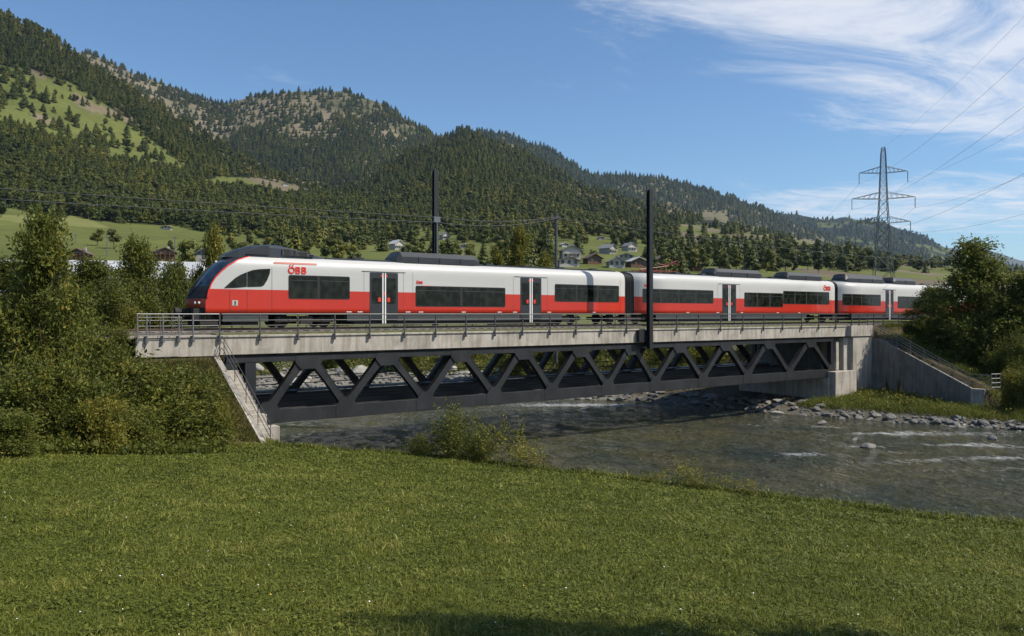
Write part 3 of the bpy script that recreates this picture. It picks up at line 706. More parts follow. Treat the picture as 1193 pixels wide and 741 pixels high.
for a in [(sB, 1072, 366, 77, 44, 'dark bush leaning over the track beside the wing wall'), (sA, 1098, 385, 74, 56, 'green bush behind the upper stair railing'),
          (sB, 1128, 395, 72, 66, 'dark bush behind the lower stair railing'), (sC, 1082, 378, 76, 34, 'yellow-tipped bush above the middle of the stair railing'),
          (sA, 1180, 385, 66, 64, 'green bush right of the stair foot at the right edge'), (sC, 1182, 425, 61, 46, 'yellowish bush right of the wing wall end'),
          (sB, 1205, 420, 60, 70, 'dark low bush at the right edge above the river bank'), (sC, 1163, 436, 66, 28, 'small yellowish bush just behind the wing wall end'), (sB, 1152, 402, 71, 50, 'dark bush filling the gap behind the wing wall foot')]:
    putp(*a, 3.4, 4.4, GR)
# thicket on the far bank seen through the truss
k = 0
spots = [(52, 70), (58, 66), (64, 62), (60, 74), (68, 70), (70, 58), (46, 84), (40, 92), (54, 82), (33, 102), (24, 112), (44, 98), (64, 80), (14, 122), (74, 66), (62, 56), (50, 90), (38, 106), (28, 120), (66, 55.5)]
for i, (x, y) in enumerate(spots):
    pr = (sB, sA, sC)[i % 3]; s = random.uniform(1.1, 1.7)
    o = copy_tree(pr, (x, y, float(ground(x, y)) - .1), random.uniform(0, 6), (s, s, s), 'green bush in the thicket on the far river bank, seen through the truss'); o['group'] = 'bushes on the far bank behind the bridge'
# shrubs and weeds along the edge of the lawn
def putedge(proto, px, pytop, pybase, wpx, ph, pw, label, group):
    u = U(px); t = 2.2 / ((pybase - 366) / F - .118 - .0575 * u)
    return putp(proto, px, pytop, t, wpx, label, ph, pw, group)
eA = plant('shrub', 110, blobset(110, 22, 1.8, 2.5, .05, (.05, .12), .3), 5200, .10, M['leaf_a'], 1.9, .014, 26, 1.1, 'leafy shrub', 'shrub', twigl=.6, start=.02, trunk='stem', crownn='leaves', twig=14, shell=1.0)
eB = plant('weed', 111, [((random.uniform(-.5, .5), random.uniform(-.4, .4), random.uniform(.2, 1.0)), (.12, .12, .22)) for _ in range(30)], 1100, .08, M['leaf_y'], 1.1, .008, 18, .7, 'leafy weed', 'plant', twigl=.22, start=.02, trunk='stem', crownn='leaves', twig=10)
GE = 'shrubs and weeds along the edge of the lawn'
putedge(eA, 526, 468, 534, 86, 2.0, 2.6, 'largest leafy shrub at the lawn edge in front of the truss', GE)
putedge(eA, 492, 503, 530, 46, 2.0, 2.6, 'lower shrub joined to the left of the largest lawn edge shrub', GE)
putedge(eA, 560, 496, 538, 44, 2.0, 2.6, 'lower shrub joined to the right of the largest lawn edge shrub', GE)
putedge(eB, 584, 486, 541, 64, 1.2, 1.3, 'thin tall weed right of the largest lawn edge shrub', GE)
putedge(eB, 614, 512, 546, 54, 1.2, 1.3, 'small weed at the right end of the shrub group', GE)
putedge(eB, 798, 536, 568, 50, 1.2, 1.3, 'upright weed in front of the open river, right of centre', GE)
putedge(eB, 765, 548, 563, 46, 1.2, 1.3, 'low weed left of the upright weed before the river', GE)
putedge(eB, 832, 550, 571, 50, 1.2, 1.3, 'low weed right of the upright weed before the river', GE)
putedge(eB, 870, 556, 576, 46, 1.2, 1.3, 'rightmost weed on the lawn edge before the river', GE)
# trees behind the photographer, right of the frame, which throw the shade on the lawn's near edge
for (x, y, h, lab) in ((11.0, -.95, 13.3, 'tree just outside the frame shading the near left lawn'), (17.0, -3.9, 12.5, 'tree just outside the frame shading the near right lawn')):
    o = copy_tree(tA, (x, y, float(ground(x, y))), 1.0, (.72, .72, h / 8), lab); o['group'] = 'trees beside the photographer'

# ---------------------------------------------------------------- grass, ground cover
def blades(P, h, w, lean=.5, seed=1):
    r = np.random.default_rng(seed); n = len(P); a = r.uniform(0, 6.28, n); d = np.stack([np.cos(a), np.sin(a), np.zeros(n)], 1)
    b = r.uniform(0, 6.28, n); ld = np.stack([np.cos(b), np.sin(b), np.zeros(n)], 1); L = (r.random(n) * lean)[:, None]
    h = h[:, None]; w = w[:, None]; up = np.array([0, 0, 1.0])
    m = P + up * h * .55 + ld * L * h * .45; t = P + up * h * (1 - .35 * L) + ld * L * h * 1.25
    V = np.stack([P - d * w / 2, P + d * w / 2, m + d * w * .4, m - d * w * .4, t], 1).reshape(-1, 3)
    i = np.arange(n)[:, None] * 5
    return V, [i + np.array([[0, 1, 2, 3]]), i + np.array([[3, 2, 4]])]
n = 460000
u_ = rng.uniform(-.72, .70, n); tt = 6.2 + (38 - 6.2) * rng.random(n) ** 1.25
x = tt * (CT + ST * u_); y = tt * (ST - CT * u_); dle = sdist(x, y, EDGE)
kp = (dle > -.7) & ~((x < 12.6) & (y > 35.5)); x, y, tt = x[kp], y[kp], tt[kp]; dle = dle[kp]
pt = fbm(x * .9, y * .9, 4, 51); pt2 = fbm(x * .22, y * .22, 3, 52)
cl_ = fbm(x * 2.6, y * 2.6, 3, 53)
hh = (.022 + .032 * rng.random(len(x)) + .030 * np.clip(cl_, -.3, 1) + .012 * pt) * np.where(dle < .7, 2.6, 1) * (1 + .02 * tt) * (1 + 1.2 * (rng.random(len(x)) ** 9))
ww = .0105 * (.6 + .8 * rng.random(len(x))) * np.maximum(1, tt / 9)
V, Fc = blades(np.stack([x, y, ground(x, y) - .005], 1), np.maximum(hh, .02), ww, 1.5, 3)
dryb = rng.random(len(x)) ** 9 * .34
ti = np.clip(.40 + .20 * pt + .35 * cl_ + .22 * pt2 + rng.uniform(-.3, .3, len(x)) + dryb, 0, 1)
o = npmesh('lawn_grass', V, Fc, M['grass'], tint=np.repeat(ti, 5)); setp(o, 'short green lawn grass covering the slope in the foreground', 'grass', kind='stuff')
def clover_xy(n):
    u_ = rng.uniform(-.7, .68, n); t = 6.5 + 26 * rng.random(n) ** 1.4; x = t * (CT + ST * u_); y = t * (ST - CT * u_); k = (sdist(x, y, EDGE) > 0) & ~((x < 12.6) & (y > 34)) & (fbm(x * 1.5, y * 1.5, 3, 54) > .02); return x[k], y[k]
CX, CY = clover_xy(110000); r_, t_ = rt(CX, CY); CZ = ground(CX, CY) + .02 + .03 * rng.random(len(CX)); an = rng.uniform(0, 6.28, len(CX)); l_ = (.018 + .022 * rng.random(len(CX))) * np.maximum(1, t_ / 12)
dx_ = np.stack([np.cos(an), np.sin(an), rng.uniform(-.2, .7, len(CX))], 1) * l_[:, None]; dy_ = np.stack([-np.sin(an), np.cos(an), rng.uniform(-.3, .3, len(CX))], 1) * l_[:, None] * .55; P_ = np.stack([CX, CY, CZ], 1)
o = npmesh('lawn_weeds', np.stack([P_, P_ + dx_ * .5 + dy_, P_ + dx_, P_ + dx_ * .5 - dy_], 1).reshape(-1, 3), np.arange(len(P_))[:, None] * 4 + np.array([[0, 1, 2, 3]]), M['grass'], tint=np.repeat(np.clip(.25 + .5 * rng.random(len(P_)), 0, 1), 4)); setp(o, 'low clover and broad leafed weeds mixed through the lawn', 'weeds', kind='stuff')
def strip(name, label, pts_fn, n, hrange, wd, mat, seed, lean=.8, cat='grass'):
    P = pts_fn(n); r = np.random.default_rng(seed); m = len(P)
    cl = fbm(P[:, 0] * .8, P[:, 1] * .8, 3, seed)
    V, Fc = blades(P, r.uniform(*hrange, m) * (1 + .6 * cl), wd * r.uniform(.6, 1.3, m), lean, seed)
    t = np.clip(.35 + .35 * cl + r.uniform(-.2, .25, m) + r.random(m) ** 6 * .5, 0, 1)
    o = npmesh(name, V, Fc, mat, tint=np.repeat(t, 5)); setp(o, label, cat, kind='stuff')
def edge_pts(n):
    x = rng.uniform(5, 30, n * 3); y = rng.uniform(0, 37, n * 3); d = sdist(x, y, EDGE); k = (d > -1.5) & (d < .55) & (rng.random(n * 3) < .35 + .9 * (fbm(x * .7, y * .7, 2, 5)))
    x, y = x[k][:n], y[k][:n]; return np.stack([x, y, ground(x, y) - .02], 1)
strip('tall_grass', 'tall dry-tipped grass fringing the river edge of the lawn', edge_pts, 9000, (.15, .42), .016, M['dry'], 61)
def slope_pts(n):
    x = rng.uniform(6, 12.3, n * 3); y = rng.uniform(31, 39.4, n * 3); k = (ground(x, y) > lawn(x, y) + .05) & (rng.random(n * 3) < .3 + .1 * (x - 6)); x, y = x[k][:n], y[k][:n]; return np.stack([x, y, ground(x, y) - .02], 1)
strip('slope_grass', 'dry brownish grass on the steep embankment beside the left stair', slope_pts, 16000, (.12, .36), .022, M['slope'], 63, 1.2)
def bank_pts(n):
    x = rng.uniform(55, 86, n * 2); y = rng.uniform(6, 40, n * 2); d = -sdist(x, y, SHORE); k = (d > 1.2) & ~((x > wallx(y) - .3) & (x < wallx(y) + 1.9) & (y > 28.5)); x, y = x[k][:n], y[k][:n]
    return np.stack([x, y, ground(x, y) - .02], 1)
strip('bank_grass', 'long rough grass and weeds on the river bank below the wing wall', bank_pts, 90000, (.22, .75), .032, M['bank'], 62, 1.0)
def cover(name, label, fn, n, leaf, mat, seed, hmax):
    x, y = fn(n * 3); x, y = x[:n], y[:n]; r = np.random.default_rng(seed); m = len(x)
    hmp = np.clip(.45 + .9 * fbm(x * .8, y * .8, 4, seed), .05, 1); z = ground(x, y) + hmax * hmp * r.random(m) * np.where((x > 10.2) & (x < 13) & (y > 30), .25, 1) * np.clip((39.6 - y) / 1.5, .15, 1)
    P = np.stack([x, y, z], 1); ax = r.normal(size=(m, 3)); ax[:, 2] = np.abs(ax[:, 2]); ax /= np.linalg.norm(ax, axis=1)[:, None]
    sd = np.cross(ax, r.normal(size=(m, 3))); sd /= np.linalg.norm(sd, axis=1)[:, None]; l = leaf * r.uniform(.6, 1.4, m)[:, None]
    V = np.stack([P, P + ax * l * .5 + sd * l * .3, P + ax * l, P + ax * l * .5 - sd * l * .3], 1).reshape(-1, 3)
    t = np.clip(.2 + .5 * hmp * .8 + r.uniform(-.15, .3, m), 0, 1)
    o = npmesh(name, V, np.arange(m)[:, None] * 4 + np.array([[0, 1, 2, 3]]), mat, tint=np.repeat(t, 4)); setp(o, label, 'ground cover', kind='stuff')
def emb_xy(n):
    x = rng.uniform(-12, 12.3, n); y = rng.uniform(22, 39.2, n); q = rng.random(n) < np.interp(x, [7.5, 11], [1, .3]); x, y = x[q], y[q]; r, t = rt(x, y)
    lim = lawn(x, y); k = (ground(x, y) > lim + .12) | ((r / t < -.36) & (t > 2.2 / ((531 - 366) / F - .118 - .0575 * np.minimum(-.3, r / t)))); return x[k], y[k]
cover('bramble_cover', 'tangled brambles and low weeds covering the left embankment slope', emb_xy, 90000, .13, M['leaf_a'], 71, .6)
def bank_xy(n):
    x = rng.uniform(56, 84, n); y = rng.uniform(8, 39.5, n); d = -sdist(x, y, SHORE); k = (d > 1.5) & (fbm(x * .4, y * .4, 3, 88) > -.1) & ~((x > wallx(y) - .3) & (x < wallx(y) + 1.9) & (y > 28.5)); return x[k], y[k]
cover('bank_weeds', 'leafy low weeds on the right river bank', bank_xy, 45000, .15, M['leaf_a'], 72, .7)
def far_xy(n):
    x = rng.uniform(20, 80, n); y = rng.uniform(52, 125, n); d = -sdist(x, y, SHORE); k = (d > 2) & ((fbm(x * .12, y * .12, 3, 89) > .05) | (d > 7)); return x[k], y[k]
cover('far_bank_weeds', 'low green scrub on the far river bank behind the truss', far_xy, 90000, .30, M['leaf_a'], 73, 1.2)
# small flowers and fallen leaves in the lawn
m = MB()
for _ in range(110):
    uu = random.uniform(-.66, .66); t = 7 + 22 * random.random() ** 1.3; x = t * (CT + ST * uu); y = t * (ST - CT * uu)
    if float(sdist(x, y, EDGE)) < .4: continue
    z = float(ground(x, y)) + .075; a = random.uniform(0, 6); r = random.uniform(.006, .012)
    m.poly([(x + r * math.cos(a + k * 1.05), y + r * math.sin(a + k * 1.05), z + (k % 2) * .008) for k in range(6)] + [(x, y, z + .012)], [(k, (k + 1) % 6, 6) for k in range(6)], 0 if random.random() < .75 else 1)
setp(m.build('lawn_flowers', [M['flower'], M['flower_y']]), 'tiny white and yellow flower heads dotted through the lawn', 'flowers', kind='stuff')
m = MB()
for _ in range(260):
    x = random.uniform(60, 80); y = random.uniform(16, 39); d = float(-sdist(x, y, SHORE))
    if d < 2 or float(wallx(y)) - .3 < x < float(wallx(y)) + 1.9: continue
    z = float(ground(x, y)) + random.uniform(.4, .8); r = .05
    m.poly([(x - r, y, z), (x, y - r, z), (x + r, y, z), (x, y + r, z), (x, y, z + r * 1.5), (x, y, z - r)], [(0, 1, 4), (1, 2, 4), (2, 3, 4), (3, 0, 4), (1, 0, 5), (2, 1, 5), (3, 2, 5), (0, 3, 5)])
setp(m.build('bank_flowers', [M['flower_y']]), 'yellow flower heads among the weeds on the right bank', 'flowers', kind='stuff')

# ---------------------------------------------------------------- stones
def stone_mesh(seed):
    r = np.random.default_rng(seed); import bmesh
    bm = bmesh.new(); bmesh.ops.create_icosphere(bm, subdivisions=2, radius=1)
    cuts = [(r.normal(size=3), r.uniform(.45, .8)) for _ in range(9)]
    for v in bm.verts:
        p = np.array(v.co)
        for nn, dd in cuts:
            nn = nn / np.linalg.norm(nn); s = p @ nn
            if s > dd: p = p - nn * (s - dd)
        v.co = p * (1 + r.uniform(-.03, .03))
    me = bpy.data.meshes.new('rock'); bm.to_mesh(me); bm.free(); return me
SM = [stone_mesh(200 + i) for i in range(7)]; SMP = [s.copy() for s in SM]
for s in SM: s.materials.append(M['stone'])
for s in SMP: s.materials.append(M['stone_pale'])
def stone(x, y, sc, pale, label, group, sink=.25, z=None):
    me = random.choice(SMP if pale else SM); o = bpy.data.objects.new('rock', me); C.objects.link(o)
    s = (sc * random.uniform(.8, 1.5), sc * random.uniform(.7, 1.1), sc * random.uniform(.4, .75))
    g = float(ground(x, y)) if z is None else z
    o.location = (x, y, g + s[2] * (.5 - sink)); o.scale = s; o.rotation_euler = (random.uniform(-.25, .25), random.uniform(-.25, .25), random.uniform(0, 6.28))
    return setp(o, label, 'rock', group)
SH = np.array(SHORE); seg = np.hypot(*(SH[1:] - SH[:-1]).T); cum = np.concatenate([[0], np.cumsum(seg)])
def shore_at(s, off):
    i = min(len(seg) - 1, int(np.searchsorted(cum, s) - 1)); f = (s - cum[i]) / seg[i]; p = SH[i] + (SH[i + 1] - SH[i]) * f; d = (SH[i + 1] - SH[i]) / seg[i]
    return p[0] + d[1] * off, p[1] - d[0] * off
s_start = cum[3]; s_end = cum[10]
cnt = 0
while cnt < 225:
    s = random.uniform(s_start - 4, s_end + 6); x, y = shore_at(s, 0); off = random.uniform(-.5, 1.3)
    if s > cum[5]: off = random.uniform(-.5, 2.8)
    if s > cum[6]: off = random.uniform(-.6, 5.5) if y < 40 else random.uniform(-.5, 3)
    x, y = shore_at(s, off); stone(x, y, random.uniform(.22, .48) * (1.25 if s > cum[6] else 1), random.random() < .05, 'grey boulder in the stone edging of the right river bank', 'boulders along the right bank'); cnt += 1
cnt = 0
while cnt < 70:
    s = random.uniform(cum[10], cum[14]); x, y = shore_at(s, random.uniform(.3, 9)); stone(x, y, random.uniform(.4, 1.3), True, 'pale boulder on the far gravel bank, seen through the truss', 'pale boulders behind the bridge', .35); cnt += 1
for (px, py, s, lab) in ((1012, 521, .5, 'dark boulder breaking the rapids, largest of the stones in the river'), (995, 513, .35, 'small stone left of the dark boulder in the rapids'), (958, 494, .4, 'small stone in the river near the pier'), (1155, 512, .4, 'small stone in the rapids near the right edge')):
    p = at(px, py, -W * F / (py - 366)); stone(p[0], p[1], s, False, lab, None, .2, W)
def pebbles():
    base = []
    import bmesh
    bm = bmesh.new(); bmesh.ops.create_icosphere(bm, subdivisions=1, radius=1); Vb = np.array([v.co[:] for v in bm.verts]); Fb = np.array([[v.index for v in f.verts] for f in bm.faces]); bm.free()
    VV = []; FF = []; b = 0
    for i in range(2200):
        if i < 1000: s = random.uniform(s_start - 5, s_end + 4); x, y = shore_at(s, random.uniform(-.6, 2.2) if s < cum[6] else random.uniform(-.8, 6)); q = random.uniform(.05, .2)
        else: s = random.uniform(cum[10], cum[14]); x, y = shore_at(s, random.uniform(-1, 8)); q = random.uniform(.1, .5)
        P = Vb * (1 + rng.uniform(-.3, .15, (len(Vb), 1))) * np.array([q, q * .8, q * .5]); a = random.uniform(0, 6); c, s2 = math.cos(a), math.sin(a)
        P = np.stack([P[:, 0] * c - P[:, 1] * s2 + x, P[:, 0] * s2 + P[:, 1] * c + y, P[:, 2]], 1); P[:, 2] += float(ground(x, y)) + q * .1
        VV.append(P); FF.append(Fb + b); b += len(Vb)
    o = npmesh('shingle', np.concatenate(VV), np.concatenate(FF), M['stone']); setp(o, 'loose shingle and small stones along the river banks', 'shingle', kind='stuff')
pebbles()

# ---------------------------------------------------------------- bridge
BX0, BX1 = on(256, 400, 39.65)[0], on(988, 400, 39.65)[0]
YN, YF = 40.0, 48.0
br = empty('truss_bridge', (BX0, YN, -5.5), 'dark steel truss railway bridge with a concrete deck edge crossing the river', 'bridge')
m = MB(); m.box(BX0 + .02, BX1 - .02, 39.66, 48.34, -2.0, -1.14); m.box(BX0 + .02, BX1 - .02, 39.60, 40.1, -1.137, -1.03); m.box(BX0 + .02, BX1 - .02, 47.9, 48.4, -1.137, -1.03)
m.build('deck', M['conc'], br, bevel=.015)
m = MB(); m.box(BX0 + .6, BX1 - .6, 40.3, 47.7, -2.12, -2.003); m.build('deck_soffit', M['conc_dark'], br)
TX0 = BX0 + .35; TX1 = on(969, 440, 40)[0]
botpx = [311, 402, 494, 574, 641, 706, 761.5, 817, 869, 918, 966]; bot = [on(p, 400, 40)[0] for p in botpx]
top = [(a + b) / 2 for a, b in zip(bot[:-1], bot[1:])]
def chord(z0, z1, y, x0, x1, nm):
    m = MB(); m.box(x0, x1, y - .22, y + .22, z0, z1); o = m.build(nm, M['steel'], br, bevel=.012); return o
def diagonal(a, b, y):                      # steel member whose ends flare into the gussets
    (x0, z0), (x1, z1) = a, b; L = math.hypot(x1 - x0, z1 - z0); dx, dz = (x1 - x0) / L, (z1 - z0) / L; nx, nz = -dz, dx
    Lp, Rp = [], []
    for i in range(13):
        s = i / 12; w = .168 + .14 * (math.exp(-s * 9) + math.exp(-(1 - s) * 9)); c = (x0 + dx * L * s, z0 + dz * L * s)
        Lp.append((c[0] + nx * w, c[1] + nz * w)); Rp.append((c[0] - nx * w, c[1] - nz * w))
    m = MB(); m.plate(Lp + Rp[::-1], y - .17, y + .17)
    # flange lips standing proud along both edges of the member
    for P in (Lp, Rp):
        for p, q in zip(P[1:-2], P[2:-1]): m.beam((p[0], y, p[1]), (q[0], y, q[1]), .37, .03, up=(nx, 0, nz))
    return m.build('diagonal', M['steel'], br)
for y in (YN, YF):
    chord(-2.42, -2.003 - .12, y, TX0, TX1, 'top_chord'); o = chord(-5.55, -4.86, y, bot[0] - .35, TX1, 'bottom_chord')
    for i, t in enumerate(top):
        diagonal((bot[i], -4.9), (t - .28, -2.38), y); diagonal((t + .28, -2.38), (bot[i + 1], -4.9), y)
    for x, w in ((on(267, 400, 40)[0], .5), (on(290.5, 400, 40)[0], .55), (TX1 - .25, .34)):
        m = MB(); m.box(x - w / 2, x + w / 2, y - .2, y + .2, -5.0 if x < 20 else -4.86, -2.42); m.build('end_post', M['steel'], br, bevel=.01)
    for i, b in enumerate(bot):
        for s, nm in ((-1, 'gusset_plate'),):
            m = MB(); ya = y - .236 if y == YN else y + .222; m.plate([(b - .62, -5.5), (b + .62, -5.5), (b + .62, -4.9), (b + .30, -4.45), (b - .30, -4.45), (b - .62, -4.9)], ya, ya + .014); m.build(nm, M['steel'], br)
    for t in top:
        m = MB(); ya = y - .236 if y == YN else y + .222; m.plate([(t - .72, -2.14), (t - .72, -2.5), (t - .42, -2.85), (t + .42, -2.85), (t + .72, -2.5), (t + .72, -2.14)], ya, ya + .014); m.build('gusset_plate', M['steel'], br)
for b in bot + top:
    m = MB(); z = -5.2 if b in bot else -2.3; m.box(b - .14, b + .14, YN + .225, YF - .225, z - .25, z + .15); m.build('cross_beam', M['steel_dark'], br)
m = MB()
for y in (41.6, 43.0, 44.6, 46.3): m.box(bot[0], TX1 - .3, y - .09, y + .09, -5.0, -4.72)
m.build('stringer', M['steel_dark'], br)
m = MB(); m.box(bot[0], TX1 - .4, 46.4, 47.6, -4.66, -4.6); m.build('inspection_walkway', M['steel_dark'], br)
r = None; m = MB()
for z in (-3.75, -4.15): m.tube([(bot[0], 46.35, z), (TX1 - .5, 46.35, z)], .028, 5)
r = m.build('inspection_rail', M['galv'], br)
for x in np.arange(bot[0] + 1, TX1 - .5, 2.6):
    m = MB(); m.tube([(x, 46.35, -4.62), (x, 46.35, -3.75)], .025, 5); m.build('rail_post', M['galv'], r)
# parapet railings
postpx = [256, 303, 347.5, 390.2, 430.9, 471.4, 507.8, 543, 577, 609, 641, 671.3, 701, 730.4, 759.5, 788.7, 814.1, 839.8, 865.7, 890, 912.2, 934, 954.2, 974]
posts = [on(p, 366, 39.52)[0] for p in postpx]
def railing(x0, x1, y, xs, parent, mat, zb=-1.32, out=0, name='railing'):
    m = MB(); m.tube([(x0, y, 0.0), (x1, y, 0.0)], .032, 6)
    for z in (-.30, -.56, -.82): m.tube([(x0, y, z), (x1, y, z)], .017, 5)
    rl = m.build(name, mat, parent)
    for x in xs:
        m = MB(); m.beam((x, y, zb), (x, y, -.02), .055, .07); m.box(x - .07, x + .07, y - .01, y + .06, zb - .02, zb + .16); m.build('railing_post', mat, rl)
    return rl
railing(BX0 + .05, BX1 - .1, 39.53, [x for x in posts if x < BX1], br, M['galv'])
railing(BX0 + .05, BX1 - .1, 48.46, [x for x in posts if x < BX1], br, M['galv'])
m = MB(); m.box(BX0 + .02, BX1 - .02, 41.2, 46.5, -1.137, -.93); m.build('ballast_bed', M['ballast'], br)
m = MB(); m.box(BX0 + .02, BX1 - .02, 40.35, 41.18, -1.137, -.97); m.build('mossy_verge', M['moss'], br)
# track
tk = empty('railway_track', (BX0, 43.75, -.9), 'single railway track with brown rails running over the bridge under the train', 'track')
for y in (43.03, 44.47):
    m = MB(); m.box(-60, 150, y - .036, y + .036, -.79, -.75); m.box(-60, 150, y - .012, y + .012, -.87, -.79); m.box(-60, 150, y - .07, y + .07, -.895, -.87); m.build('rail', M['rail'], tk)
m = MB()
for x in np.arange(-60, 150, .62): m.box(x - .13, x + .13, 42.45, 45.05, -.99, -.897)
setp(m.build('sleepers', M['sleeper'], tk), kind='stuff')
m = MB(); m.box(-60, BX0 + .0, 41.2, 46.5, -1.2, -.93); m.build('ballast_bed', M['ballast'], tk)
m = MB(); m.box(BX1, 150, 41.2, 46.5, -1.2, -.93); m.build('ballast_bed', M['ballast'], tk)

# left abutment
ab = empty('bridge_abutment', (8, 40, -4), 'weathered concrete abutment with parapet carrying the left end of the bridge', 'abutment')
XL = on(158, 380, 39.65)[0]
m = MB(); m.box(XL, BX0 - .02, 39.66, 40.3, -2.03, -1.12); m.box(XL - 8, BX0 - .02, 39.6, 41.0, -1.118, -1.03); m.box(XL, BX0 - 1.9, 39.64, 39.655, -2.0, -1.14); m.build('parapet', M['conc'], ab, bevel=.012)
m = MB(); m.box(10.9, BX0 + .25, 40.35, 48.3, -9, -2.04); m.box(BX0 + .25, BX0 + 1.9, 39.7, 48.6, -9, -5.57)
m.build('bearing_wall', M['conc'], ab, bevel=.02)
m = MB(); m.box(on(279, 400, 39.2)[0], on(311, 400, 39.2)[0], 39.2, 41.3, -6.5, -4.99); m.box(on(279, 400, 39.1)[0] + .01, on(326, 400, 39.1)[0], 39.1, 41.4, -9, -5.62); m.build('bearing_shelf', M['conc'], ab, bevel=.02)
xsL = [on(p, 366, 39.53)[0] for p in (160, 171, 190, 208.5, 225)]
rl = railing(XL + .02, BX0 - .05, 39.53, xsL, ab, M['galv_light'])
m = MB(); xg = XL + .08
for z in (-.15, -1.0): m.tube([(xg, 39.5, z), (xg + 1.9, 39.5, z)], .016, 5)
for x in (xg, xg + .5, xg + .95, xg + 1.45, xg + 1.9): m.tube([(x, 39.5, -1.0), (x, 39.5, -.15)], .014, 5)
m.build('gate_frame', M['galv_light'], rl)
# left wing wall and stair
wl = MB()
def slopewall(x0, y0, z0, x1, y1, z1, th, zb, flat=0):
    m = MB(); pts = []
    P = [(x0, y0, z0)] + ([(x0, y0 - flat, z0)] if flat else []) + [(x1, y1, z1)]
    for (x, y, z) in P: pts += [(x, y, z), (x + th, y, z), (x + th, y, zb), (x, y, zb)]
    n = len(P); fs = []
    for i in range(n - 1):
        a = 4 * i; b = a + 4
        for k in range(4): fs.append((a + k, a + (k + 1) % 4, b + (k + 1) % 4, b + k))
    fs += [(3, 2, 1, 0), (4 * n - 4, 4 * n - 3, 4 * n - 2, 4 * n - 1)]
    m.poly(pts, fs); return m
o = slopewall(11.35, 39.64, -2.06, 11.95, 34.4, -5.75, .28, -9).build('wing_wall', M['conc'], bevel=.01); setp(o, 'narrow sloping concrete wing wall edging the left embankment beside the stair', 'wall')
st = empty('stair_flight', (12.3, 37, -5), 'steep concrete stair with thin handrail down the left embankment to the river', 'stairs')
m = MB()
for i in range(20):
    s = i / 20; y1 = 39.5 - 5.0 * s; z = -2.2 - 3.8 * s; x = 11.64 + .6 * s; m.box(x, x + .8, y1 - .26, y1, z - .9, z - .55)
m.build('steps', M['conc'], st)
m = MB()
def stairrail(m, off, hs=(1.0, .7, .4)):
    for h in hs: m.tube([(11.72 + off, 39.75, -2.0 + h), (11.75 + off, 39.4, -2.15 + h), (12.35 + off, 34.5, -5.9 + h)], .018, 5)
stairrail(m, 0); pass
hr = m.build('handrail', M['galv'], st)
for off in (0,):
    for i in range(5):
        s = i / 4; m = MB(); x = 11.75 + .6 * s + off; y = 39.3 - 4.7 * s; z = -2.2 - 3.65 * s; m.tube([(x, y, z - .1), (x, y, z + 1.02)], .02, 5); m.build('rail_post', M['galv'], hr)

# right abutment
ar = empty('bridge_abutment', (68, 40, -5), 'tall pale concrete abutment with square pier at the right end of the bridge', 'abutment')
X2 = on(1016.5, 400, 39.3)[0]; XP = on(992, 400, 39.3)[0]
m = MB(); m.box(XP - .1, X2 + .05, 39.25, 41, -2.0, -1.05); m.build('parapet', M['conc'], ar, bevel=.015)
m = MB(); m.box(XP + .35, X2, 39.35, 41.5, -10, -2.03); m.build('pier', M['conc'], ar, bevel=.02)
m = MB(); m.box(XP - .5, XP + .3, 39.75, 42, -9, -2.12); m.box(XP - 1.3, XP - .85, 40.0, 40.6, -5.0, -2.45); m.build('pilaster', M['conc'], ar, bevel=.02)
XB = on(971, 440, 39.2)[0]
m = MB(); m.box(on(957, 440, 40)[0] + .3, XP + .33, 39.55, 49, -10, -5.60); m.box(XB, XP + .32, 39.0, 41.6, -10, -5.05); m.build('bearing_shelf', M['conc'], ar, bevel=.02)
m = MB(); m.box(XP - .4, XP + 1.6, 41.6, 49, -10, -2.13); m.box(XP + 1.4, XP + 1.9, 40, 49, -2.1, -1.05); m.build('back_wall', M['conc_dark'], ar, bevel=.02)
xsR = [on(p, 366, 39.3)[0] for p in (992, 1001, 1018)]
railing(BX1 + .0, X2, 39.3, xsR, ar, M['galv'], zb=-1.04)
m = MB(); z9 = X2 + .3
for z in (0, -.3, -.56, -.82): m.tube([(X2 + .1, 40.0, z), (X2 + 40, 40.0, z)], .025, 5)
rl = m.build('railing', M['galv'], ar)
for k in range(14):
    m = MB(); m.beam((X2 + .4 + k * 2.8, 40.0, -1.3), (X2 + .4 + k * 2.8, 40.0, -.01), .055, .07); m.build('railing_post', M['galv'], rl)
ww_ = at(1131, 452, 64.0); we = at(1141, 455, 63.0)
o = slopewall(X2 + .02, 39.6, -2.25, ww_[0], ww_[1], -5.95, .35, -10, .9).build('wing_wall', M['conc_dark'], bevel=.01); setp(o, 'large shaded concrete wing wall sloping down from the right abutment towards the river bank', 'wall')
o = None
m = MB(); m.box(ww_[0] - .05, ww_[0] + 1.5, ww_[1] - 1.0, ww_[1] - .01, -10, -5.98); o = m.build('wall_end_block', M['conc'], bevel=.015); setp(o, 'pale concrete end block at the foot of the right wing wall', 'block')
sr = empty('stair_railing', (X2, 35, -3), 'grey stair railing with closed end frame descending above the right wing wall', 'railing')
m = MB(); xa, xb = X2 + .22, ww_[0] + .22; ya, yb = 39.2, ww_[1] + .2
for h in (1.1, .85, .6, .35): m.tube([(xa, ya, -2.2 + h + .35), (xa, ya - .9, -2.3 + h), (xb, yb, -5.95 + h), (xb + .1, yb - 1.6, -5.95 + h)], .03, 5)
hr = m.build('rails', M['galv_light'], sr)
for i in range(7):
    s = i / 6; x = xa + (xb - xa) * s; y = ya - .9 + (yb - ya + .9) * s; z = -2.35 - 3.6 * s; m = MB(); m.tube([(x, y, z - .2), (x, y, z + 1.12)], .036, 5); m.build('railing_post', M['galv_light'], sr)
m = MB(); fx0, fy0 = xb + .1, yb - 1.6
